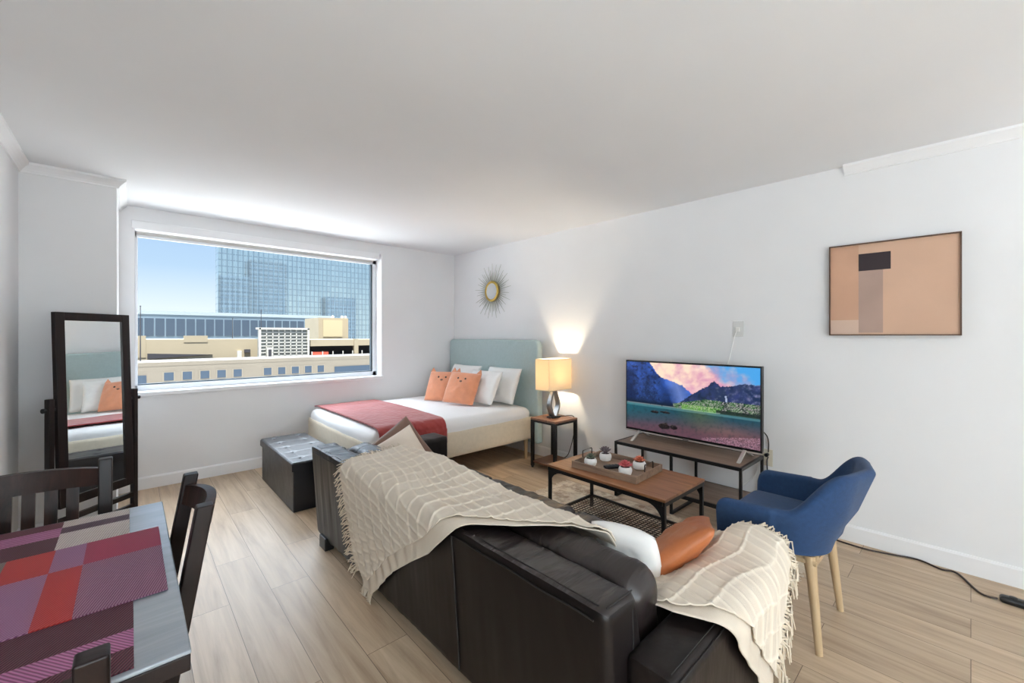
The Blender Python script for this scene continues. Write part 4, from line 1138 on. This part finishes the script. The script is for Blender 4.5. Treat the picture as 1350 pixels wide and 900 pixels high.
def arm_throw(off, cut, cords):
    def S(u, v):
        X, w = arm_uw(u, v, cut)
        p, n = arm_pt(X, w)
        k = max(0, min(1, (w - .10) / .17)); k = k * k * (3 - 2 * k)
        d = V((0, -k, 1.0001 - k)).normalized()
        wr = noise.noise(V((X * 8, w * 6, 2.3))) * .008 + .004 * math.sin(X * 55 + w * 12) * (.25 + .75 * k)
        return p + d * (off + .008 + wr + (gridbump(w, X) if cords else 0))
    return S
ta = thing('throw_blanket', 'cream fringed throw draped over the near sofa arm', 'throw blanket', SP, SR)
A1 = arm_throw(.014, .085, True)
bm = grid_surf(A1, 170, 170, lambda u, v: (u * .75, v * .75)); o_ = obj('cloth', bm, M_throw, ta, solid=.004, recalc=False, angle=180)
def c2(u, v):
    X, w = arm_uw(u, v, .085); return gridbump(w, X)
add_cords(o_, 170, 170, c2)
A2 = arm_throw(.004, 0, False)
bm = grid_surf(A2, 80, 80, lambda u, v: (u * .75, v * .75)); obj('under_layer', bm, M_throw, ta, solid=.004, recalc=False, angle=180)
bm = nb()
for i in range(170):
    v = random.uniform(.05, 1) if i > 60 else .35 + .65 * i / 60
    p = A1(1.0, v); hang = max(0, min(1, (v - .30) / .3))
    d = V((random.uniform(.3, .9), random.uniform(-.3, .1), random.uniform(-.9, -.3) * hang + (1 - hang) * random.uniform(-.5, .2))); d.normalize(); L = random.uniform(.04, .07)
    m_ = p + d * L * .5 + V((random.uniform(-.01, .01), -.006, random.uniform(0, .01)))
    e = p + d * L * .8 + V((random.uniform(-.02, .0), -.005, -L * .6))
    tube(bm, [p, m_, e], .0032, 5, .002)
obj('fringe', bm, M_thread, ta)

# ------------------------------------------------------------------ sofa pillows
pil('throw_pillow', 'cream cushion leaning on the far sofa arm, in front of the brown one', 'cushion', 'sofa cushions', .36, .36, .12, lean_pillow(1.31, 2.50, .50, 262, 24, 24), M_creamp, 2.0)
pil('throw_pillow', 'brown cushion behind the cream one at the far sofa arm', 'cushion', 'sofa cushions', .37, .37, .10, lean_pillow(1.37, 2.62, .515, 262, 16, 32), M_brownp, 6.0)
pil('throw_pillow', 'white cushion on the sofa seat beside the tan leather one', 'cushion', 'sofa cushions', .26, .31, .12, lean_pillow(1.365, .86, .485, 12, 24, 0), M_pillow, 3.0, pinch=.03, rnd=.09)
pil('throw_pillow', 'tan leather cushion leaning on the inside of the near sofa arm', 'cushion', 'sofa cushions', .48, .38, .13, lean_pillow(1.60, .795, .465, 97, 46, 24), M_tan, 8.0)

# ------------------------------------------------------------------ armchair (local: faces +Y)
ac = thing('armchair', 'blue upholstered tub armchair on pale wooden legs', 'armchair', (2.30, .60, 0), math.radians(0))
def tub(t):
    """plan U-curve, t in 0..1 from left arm front round the back to right arm front -> (x, y), outward normal"""
    hw, yf, yb, r = .272, .20, -.205, .15
    L1 = yf - (yb + r); La = PI / 2 * r; L2 = 2 * (hw - r); T = 2 * L1 + 2 * La + L2; s = t * T
    if s < L1: return V((-hw, yf - s, 0)), V((-1, 0, 0))
    s -= L1
    if s < La:
        a = s / r; return V((-hw + r - r * math.cos(a), yb + r - r * math.sin(a), 0)), V((-math.cos(a), -math.sin(a), 0))
    s -= La
    if s < L2: return V((-hw + r + s, yb, 0)), V((0, -1, 0))
    s -= L2
    if s < La:
        a = s / r; return V((hw - r + r * math.sin(a), yb + r - r * math.cos(a), 0)), V((math.sin(a), -math.cos(a), 0))
    s -= La
    return V((hw, yb + r + s, 0)), V((1, 0, 0))
def tubtop(t):
    d = abs(t - .5)
    k = max(0, min(1, (.275 - d) / .135)); k = k * k * (3 - 2 * k)
    arm = .585 - .012 * max(0, (d - .30) / .2)
    e = max(0, (d - .455) / .045); arm -= .065 * (1 - math.sqrt(max(0, 1 - e * e)))
    return arm + (.752 - .585) * k
bm = nb(); rows = []
NT_ = 120; zb = .405
for i in range(NT_ + 1):
    t = i / NT_; p, n = tub(t); zt = tubtop(t); th_ = .026
    d = abs(t - .5); lean = .31 * max(0, 1 - d / .27) ** .9
    fe = max(0, (d - .485) / .015); thk = th_ * math.sqrt(max(.02, 1 - fe * fe))
    low = .02 * 0
    row = []
    prof = []
    for k in range(9): prof.append((1, zb + (zt - thk - zb) * k / 8))
    for k in range(1, 9):
        a = PI * k / 9; prof.append((math.cos(a), zt - thk + thk * math.sin(a)))
    for k in range(7): prof.append((-1, zt - thk - (zt - thk - .43) * k / 6))
    for s_, z in prof:
        off = lean * max(0, z - .44) * .95 + .02 * max(0, (z - .40) / .2) * (1 if d > .3 else .5)
        sq = 1 - .17 * max(0, min(1, (.56 - z) / .16)) * max(0, 1 - d / .55)
        q = V((p.x * sq, p.y * (sq if p.y < 0 else 1), 0)) + n * (thk * s_ + off)
        row.append(bm.verts.new(V((q.x, q.y, z))))
    rows.append(row)
for a, b in zip(rows, rows[1:]):
    for k in range(len(a) - 1): bm.faces.new((a[k], a[k + 1], b[k + 1], b[k]))
    bm.faces.new((a[-1], a[0], b[0], b[-1]))
bm.faces.new(rows[0]); bm.faces.new(rows[-1])
shl = obj('tub_shell', bm, M_blue, ac, local=True, angle=60)
bm = nb(); tube(bm, [(0.0, -.235 - .06 * 0, 0.43), (0, -.25, .5)], .001, 4)
bm.free()
bm = nb(); puff(bm, (.47, .33, .10), .04, (0, .01, .015), 16, Matrix.Translation((0, .045, .428))); obj('seat_cushion', bm, M_blue, ac, local=True)
bm = nb(); box(bm, -.20, .20, -.17, .17, .352, .372); box(bm, -.19, -.15, -.17, .17, .36, .40); box(bm, .15, .19, -.17, .17, .36, .40); obj('seat_frame', bm, M_oak, ac, local=True, bevel=.004)
for sx in (-1, 1):
    for sy_ in (-1, 1):
        bm = nb(); tube(bm, [(sx * .178, sy_ * .140, .385), (sx * .185, sy_ * .150, .30), (sx * .207, sy_ * .180, .0165 if sy_ > 0 else 0)], .026, 14, .0135); obj('leg', bm, M_oak, ac, local=True)

# ------------------------------------------------------------------ floor cord with foot switch, floor lamp beyond the frame
ck = thing('foot_switch_cord', 'black cord with a foot switch along the right baseboard', 'cord', (3.2, 0, 0))
bm = nb(); tube(bm, spline([(3.40, .97, .006), (3.385, .80, .006), (3.36, .66, .006), (3.335, .58, .006), (3.325, .44, .006), (3.352, .337, .006), (3.395, .21, .006), (3.352, .114, .006), (3.36, .051, .006), (3.19, -.03, .006), (3.178, -.09, .008)], 90), .005, 8)
obj('cable', bm, mat('brown_cable', rgb(52, 36, 30), .5), ck)
bm = nb(); puff(bm, (.05, .10, .028), .012, (0, 0, .004), 8, Matrix.Translation((3.185, -.145, .0155))); sw = obj('foot_switch', bm, M_black, ck)
bm = nb(); lathe(bm, [(.016, 0), (.016, .006), (.012, .009)], (3.185, -.14, .028), 16); obj('switch_button', bm, M_black, sw)
bm = nb(); tube(bm, spline([(3.188, -.20, .01), (3.16, -.4, .006), (3.22, -.6, .006), (3.25, -.78, .012)], 20), .005, 8); obj('cable_end', bm, bpy.data.materials['brown_cable'], ck)

def lamp_light(name, loc, e, col, r):
    l = bpy.data.lights.new(name, 'POINT'); l.energy = e; l.color = col; l.shadow_soft_size = r
    o = bpy.data.objects.new(name, l); C.objects.link(o); o.location = loc
    return o
fl = thing('floor_lamp', 'tall floor lamp with an upward bowl beyond the picture on the right', 'lamp', (3.18, -.95, 0))
bm = nb(); lathe(bm, [(.13, 0), (.13, .014), (.02, .024)], (3.18, -.95, 0), 32); obj('base', bm, M_blackmetal, fl)
bm = nb(); tube(bm, [(3.18, -.95, .02), (3.18, -.95, 1.72)], .012, 12); obj('pole', bm, M_blackmetal, fl)
bm = nb(); lathe(bm, [(.02, 0), (.10, .035), (.15, .10), (.145, .10), (.095, .042), (.015, .012)], (3.18, -.95, 1.70), 32); obj('bowl_shade', bm, M_white, fl)
lamp_light('floor_lamp_bulb', (3.18, -.95, 1.83), 2.5, (.95, .97, 1.0), .06)
# added fill lights out of view behind the camera, shaped as globes on stems
M_globe = emis('globe_glow', (1, .97, .93, 1), 1.0)
for i, (x, y, zl, e) in enumerate(((-.25, -.85, .95, 120), (.95, -3.0, 1.0, 110), (-.2, -2.6, 1.0, 235))):
    g_ = thing('fill_globe', 'added fill light globe, unseen behind the viewer, ' + ('nearest the dining table', 'in the middle of the back wall', 'in the back corner by the left wall')[i], 'lamp', (x, y, 0), 0, 'added fill lights behind the viewer')
    bm = nb(); lathe(bm, [(.13, 0), (.13, .014), (.02, .024), (.011, .03), (.011, zl - .15), (.05, zl - .14), (.05, zl - .11)], (x, y, 0), 24); obj('base_stem', bm, M_white, g_)
    bm = nb(); bmesh.ops.create_uvsphere(bm, u_segments=24, v_segments=16, radius=.12, matrix=Matrix.Translation((x, y, zl))); go = obj('globe', bm, M_globe, g_)
    l = lamp_light('fill_globe_light', (x, y, zl), e, (.80, .925, 1.0), .145)

# ------------------------------------------------------------------ the city outside
ES = 1.6
def EX(x): return x * ES
def EZ(z): return CAMH + (z - CAMH) * ES
def ebox(bm, x0, x1, y0, y1, z0, z1, mi=0): box(bm, EX(x0), EX(x1), EX(y0), EX(y1), EZ(z0), EZ(z1), mi=mi)
M_conc = mat('beige_concrete', rgb(124, 115, 102), .85, var=.05, scale=.25)
M_conc2 = mat('pale_stucco', rgb(160, 146, 122), .85, var=.06, scale=.2)
M_surr = mat('surround_concrete', rgb(134, 125, 111), .85)
M_eglass = mat('dark_office_glass', rgb(70, 82, 96), .25, metal=.1)
M_band = mat('grey_blue_band', rgb(118, 134, 146), .35, var=.08, scale=.12)
M_lat = mat('white_lattice', rgb(196, 192, 182), .6)
M_dark = mat('shaded_recess', rgb(60, 58, 62), .8)  # dark colour for painted shade, also used on vent and masts
M_redaw = mat('red_awning', rgb(206, 92, 70), .8)
M_rf = mat('roof_gravel', rgb(120, 118, 116), .9)
ground = nb(); box(ground, -300, 500, 20, 500, -30.2, -30); go = struct('street', ground, mat('pale_bounce_paving', rgb(214, 212, 208), .9))  # unseen street, made pale to bounce sunlight up into the room
gz = EZ(-18.0)
gzl = -18.2
b1 = thing('low_building', 'beige low building with a row of small square windows under the window view', 'building', (EX(10), EX(47), -30))
bm = nb(); ebox(bm, -12, 34, 45, 49.8, gzl, -.95); ebox(bm, -12, 34, 44.985, 45.2, -1.25, -.92); obj('facade', bm, M_conc, b1, smooth=False)
bm = nb(); ebox(bm, -12, 34, 45.4, 49.6, -.95, -.93); obj('roof', bm, M_rf, b1, smooth=False)
for xc in (2.39, 3.61, 4.82, 6.02, 7.24, 9.65, 10.85, 12.06, 13.26, 14.46):
    bm = nb(); ebox(bm, xc - .31, xc + .31, 44.93, 45.0, -2.46, -1.8); f_ = obj('window', bm, M_eglass, b1, smooth=False)
    bm = nb(); ebox(bm, xc - .40, xc + .40, 44.96, 44.99, -2.55, -1.71); obj('window_surround', bm, M_surr, f_, smooth=False)
bm = nb(); ebox(bm, 15.85, 22, 44.94, 45.0, -2.9, -2.0); obj('ribbon_window', bm, M_eglass, b1, smooth=False)
bm = nb(); ebox(bm, -.6, .98, 44.94, 45.0, -2.8, -1.95); obj('side_window', bm, M_eglass, b1, smooth=False)
b2 = thing('stucco_building', 'cream stucco building with slanted overhang shade as a dark sheet behind the low facade', 'building', (EX(5), EX(54), -30))
bm = nb(); ebox(bm, -14, 10.2, 52, 58, gzl, .90)
obj('wall', bm, M_conc2, b2, smooth=False)
bm = nb(); ebox(bm, .2, 1.1, 51.96, 52.3, -.8, 1.25); ebox(bm, 3.9, 5.8, 51.96, 52.4, .6, 1.25); obj('parapet_block', bm, M_conc2, b2, smooth=False)
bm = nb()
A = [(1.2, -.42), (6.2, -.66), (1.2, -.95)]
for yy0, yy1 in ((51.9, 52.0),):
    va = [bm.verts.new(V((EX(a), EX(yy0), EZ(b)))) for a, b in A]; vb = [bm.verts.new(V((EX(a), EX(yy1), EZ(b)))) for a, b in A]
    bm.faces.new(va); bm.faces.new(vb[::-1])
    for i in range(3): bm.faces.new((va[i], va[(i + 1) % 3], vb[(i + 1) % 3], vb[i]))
obj('overhang_shade', bm, M_dark, b2, smooth=False)  # flat dark wedge standing for the shade of the overhang
bm = nb(); ebox(bm, 8.3, 8.7, 51.8, 52, -1.1, -.35); obj('service_door', bm, M_lat, b2, smooth=False)
bm = nb(); ebox(bm, 8.95, 9.5, 51.85, 52, -.55, -.2); obj('vent', bm, M_dark, b2, smooth=False)
b3 = thing('glazed_block', 'long grey-blue glazed block along the skyline', 'building', (EX(10), EX(77), -30))
bm = nb(); ebox(bm, -14, 26, 75, 84, gzl, 4.15); obj('wall', bm, M_band, b3, smooth=False)
bm = nb(); ebox(bm, -14, 26.2, 74.9, 84.2, 4.15, 4.62); obj('roof_edge', bm, mat('pale_coping', rgb(150, 160, 166), .6), b3, smooth=False)
bm = nb()
for i in range(34): ebox(bm, -12 + i * 1.12, -12 + i * 1.12 + .95, 74.93, 75, 1.2, 3.6)
obj('curtain_glass', bm, M_eglass, b3, smooth=False)
b4 = thing('lattice_entrance', 'white gridded glass pavilion with a small door on the roof', 'pavilion', (EX(12.4), EX(51), -2.6))
bm = nb(); ebox(bm, 10.2, 14.7, 50.4, 51.9, -.95, 1.9); obj('glass_wall', bm, mat('pavilion_glass', rgb(140, 142, 138), .3), b4, smooth=False)
bm = nb()
for i in range(9):
    x = 10.1 + i * (14.75 - 10.1) / 8; ebox(bm, x - .05, x + .05, 50.2, 50.3, -.95, 1.98)
for i in range(9):
    z = -.9 + i * 2.85 / 8; ebox(bm, 10.1, 14.75, 50.2, 50.3, z - .045, z + .045)
for x in (10.05, 14.8): ebox(bm, x - .1, x + .1, 50.1, 50.35, -1.0, 2.05)
ebox(bm, 9.7, 14.9, 50.1, 50.4, 1.9, 2.1)
obj('lattice', bm, M_lat, b4, smooth=False)
bm = nb(); ebox(bm, 10.65, 11.15, 49.8, 50.1, -.95, 0.0); obj('door', bm, M_lat, b4, smooth=False)
bm = nb(); ebox(bm, 10.75, 11.05, 49.76, 49.8, -.95, -.2); obj('door_opening', bm, M_dark, b4, smooth=False)
b5 = thing('plant_room', 'cream boxy rooftop plant room', 'building', (EX(21), EX(62), -10))
bm = nb(); ebox(bm, 19.0, 23.05, 60, 66, -6, 3.7); obj('wall', bm, M_conc2, b5, smooth=False)
bm = nb(); ebox(bm, 19.6, 22.2, 59.93, 60, 1.1, 3.4); obj('panel', bm, mat('plant_room_panel', rgb(180, 166, 134), .8), b5, smooth=False)
bm = nb()
for x in (21.6, 22.9, 23.4):
    lathe(bm, [(.3, 0), (.32, .5), (.05, .7)], (EX(x), EX(62), EZ(3.7)), 12)
obj('roof_vent', bm, M_lat, b5)
b6 = thing('parking_deck', 'pale parking deck with a red awning in its dark opening', 'building', (EX(19), EX(51), -10))
bm = nb(); ebox(bm, 15.0, 34, 50, 56, .06, .80); ebox(bm, 15.0, 34, 53, 56, gzl, .06); ebox(bm, 15, 34, 50, 53, -1.6, -1.2); obj('slab', bm, M_conc2, b6, smooth=False)
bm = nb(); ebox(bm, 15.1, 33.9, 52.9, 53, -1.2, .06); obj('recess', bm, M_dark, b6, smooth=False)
for i in range(6):
    bm = nb(); x = 15.1 + i * 1.15; ebox(bm, x, x + .1, 50.0, 50.1, -1.2, -.55); obj('post', bm, M_lat, b6, smooth=False)
bm = nb(); ebox(bm, 19.9, 20.4, 49.9, 50.3, -1.2, .85); obj('pillar', bm, M_conc2, b6, smooth=False)
bm = nb(); ebox(bm, 15.2, 17.0, 50.2, 50.6, -1.15, -.58); obj('awning', bm, M_redaw, b6, smooth=False)
# glass tower
def tower_mat():
    m, t, p = base_mat('tower_curtain_wall')
    tc = t.add('ShaderNodeTexCoord'); mp = t.add('ShaderNodeMapping'); mp.inputs['Rotation'].default_value = (PI / 2, 0, 0)
    t.link(tc.outputs['Object'], mp.inputs['Vector'])
    br = t.add('ShaderNodeTexBrick', offset=0.0, i_Scale=1.0, i_Mortar_Size=.22, i_Brick_Width=1.9, i_Row_Height=2.6)
    br.inputs['Color1'].default_value = rgb(172, 186, 190); br.inputs['Color2'].default_value = rgb(182, 196, 198); br.inputs['Mortar'].default_value = rgb(142, 160, 168)
    t.link(mp.outputs['Vector'], br.inputs['Vector']); t.link(br.outputs['Color'], p.inputs['Base Color'])
    p.inputs['Metallic'].default_value = .82; p.inputs['Roughness'].default_value = .04
    b = t.add('ShaderNodeBump', i_Strength=.15, i_Distance=.02); n1 = t.add('ShaderNodeTexNoise', i_Scale=.25); t.link(tc.outputs['Object'], n1.inputs['Vector']); t.link(n1.outputs['Fac'], b.inputs['Height']); t.link(b.outputs['Normal'], p.inputs['Normal'])
    return m
M_tower = tower_mat()
b7 = thing('glass_tower', 'tall blue glass office tower beyond the roofs', 'tower', (EX(40), EX(134), -30))
bm = nb(); ebox(bm, 16.6, 92, 130, 134, gzl, 62); obj('curtain_wall', bm, M_tower, b7, smooth=False)
bm = nb()
for i in range(60): ebox(bm, 16.6 + i * 1.27, 16.68 + i * 1.27, 129.9, 130, gzl, 62)
obj('mullions', bm, mat('tower_mullion', rgb(112, 134, 148), .4), b7, smooth=False)
# thin light masts on the roofs
for x, y, z0, z1, lab in ((.66, 48, -.92, 3.8, 'thin lamp mast at the left edge of the window view'), (8.53, 56, .93, 3.2, 'thin dark mast beside the white gridded pavilion'), (11.34, 56, .0, 4.2, 'thin dark mast standing behind the gridded pavilion')):
    bm = nb(); tube(bm, [(EX(x), EX(y), EZ(z0)), (EX(x), EX(y), EZ(z1))], .07, 8, .045); cbox(bm, (EX(x), EX(y), EZ(z1)), (.16, .16, .1))
    tag(obj('light_mast', bm, M_dark), lab, 'mast', 'roof masts')
# neighbours across the street, seen mirrored in the tower
for x0, x1, y0, z1, c, lab in ((62, 87, -60, 58, (52, 62, 76), 'dark blue slab tower across the street'), (88, 122, -70, 76, (50, 60, 74), 'taller dark blue tower across the street'), (159, 192, -60, 43, (50, 60, 76), 'lower dark tower across the street')):
    nbx = thing('opposite_tower', lab + ', mirrored in the glass tower', 'tower', ((x0 + x1) / 2, y0, -30)); nbx['kind'] = 'structure'
    bm = nb(); box(bm, x0, x1, y0 - 20, y0, -30, z1); obj('wall', bm, mat('opposite_' + str(x0), rgb(*c), .5), nbx, smooth=False)
    bm = nb()
    for i in range(int((z1 + 10) / 4)): box(bm, x0 + 1, x1 - 1, y0, y0 + .2, -8 + i * 4, -6.4 + i * 4)
    obj('window_bands', bm, mat('opposite_glass_' + str(x0), rgb(110, 126, 142), .3), nbx, smooth=False)

# ------------------------------------------------------------------ sky, sun, camera
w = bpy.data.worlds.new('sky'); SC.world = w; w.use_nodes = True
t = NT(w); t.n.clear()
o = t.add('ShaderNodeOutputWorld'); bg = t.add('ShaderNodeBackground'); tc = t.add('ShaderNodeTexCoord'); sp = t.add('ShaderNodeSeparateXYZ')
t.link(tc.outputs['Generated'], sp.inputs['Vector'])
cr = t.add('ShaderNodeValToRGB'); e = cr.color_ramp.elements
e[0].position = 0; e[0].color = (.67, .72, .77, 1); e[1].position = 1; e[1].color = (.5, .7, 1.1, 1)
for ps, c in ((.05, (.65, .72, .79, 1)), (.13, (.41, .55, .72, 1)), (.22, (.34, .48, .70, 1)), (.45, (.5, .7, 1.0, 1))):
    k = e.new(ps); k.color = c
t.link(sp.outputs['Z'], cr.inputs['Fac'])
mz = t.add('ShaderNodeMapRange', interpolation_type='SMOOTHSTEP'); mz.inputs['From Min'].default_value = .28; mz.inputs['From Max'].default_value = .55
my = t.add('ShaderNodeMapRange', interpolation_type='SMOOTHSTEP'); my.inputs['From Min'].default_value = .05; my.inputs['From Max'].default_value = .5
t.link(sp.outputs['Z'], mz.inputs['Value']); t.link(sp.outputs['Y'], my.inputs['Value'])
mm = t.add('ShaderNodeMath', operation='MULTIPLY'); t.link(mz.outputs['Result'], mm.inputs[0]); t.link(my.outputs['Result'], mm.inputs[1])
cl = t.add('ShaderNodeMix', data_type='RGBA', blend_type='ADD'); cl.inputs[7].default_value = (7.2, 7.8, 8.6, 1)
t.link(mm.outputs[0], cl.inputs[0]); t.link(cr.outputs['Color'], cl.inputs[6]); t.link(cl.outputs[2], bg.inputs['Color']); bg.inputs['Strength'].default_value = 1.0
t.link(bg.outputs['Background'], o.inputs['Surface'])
sl = bpy.data.lights.new('sun', 'SUN'); sl.energy = 11.5; sl.angle = .01; sl.color = (1, .98, .95)
so_ = bpy.data.objects.new('sun', sl); C.objects.link(so_); so_.rotation_euler = V((.06, .27, -.96)).to_track_quat('-Z', 'Y').to_euler()

cam = bpy.data.cameras.new('camera'); cam.sensor_width = 36; cam.sensor_fit = 'HORIZONTAL'; cam.lens = 552 * 36 / 1350
cam.shift_y = -8.5 / 1350; cam.clip_start = .05; cam.clip_end = 2000
co = bpy.data.objects.new('camera', cam); C.objects.link(co)
co.location = (0, 0, CAMH)
co.rotation_euler = (PI / 2, 0, math.atan2(.7387, .6740) - PI / 2)
SC.camera = co
SC.view_settings.view_transform = 'Standard'; SC.view_settings.look = 'None'; SC.view_settings.exposure = 0.55; SC.view_settings.gamma = 1.0
SC.view_settings.use_curve_mapping = False
SC.cycles.use_denoising = True
SC.cycles.max_bounces = 10; SC.cycles.diffuse_bounces = 7; SC.cycles.glossy_bounces = 4; SC.cycles.transparent_max_bounces = 8
SC.cycles.caustics_reflective = False; SC.cycles.caustics_refractive = False
SC.cycles.sample_clamp_indirect = 6
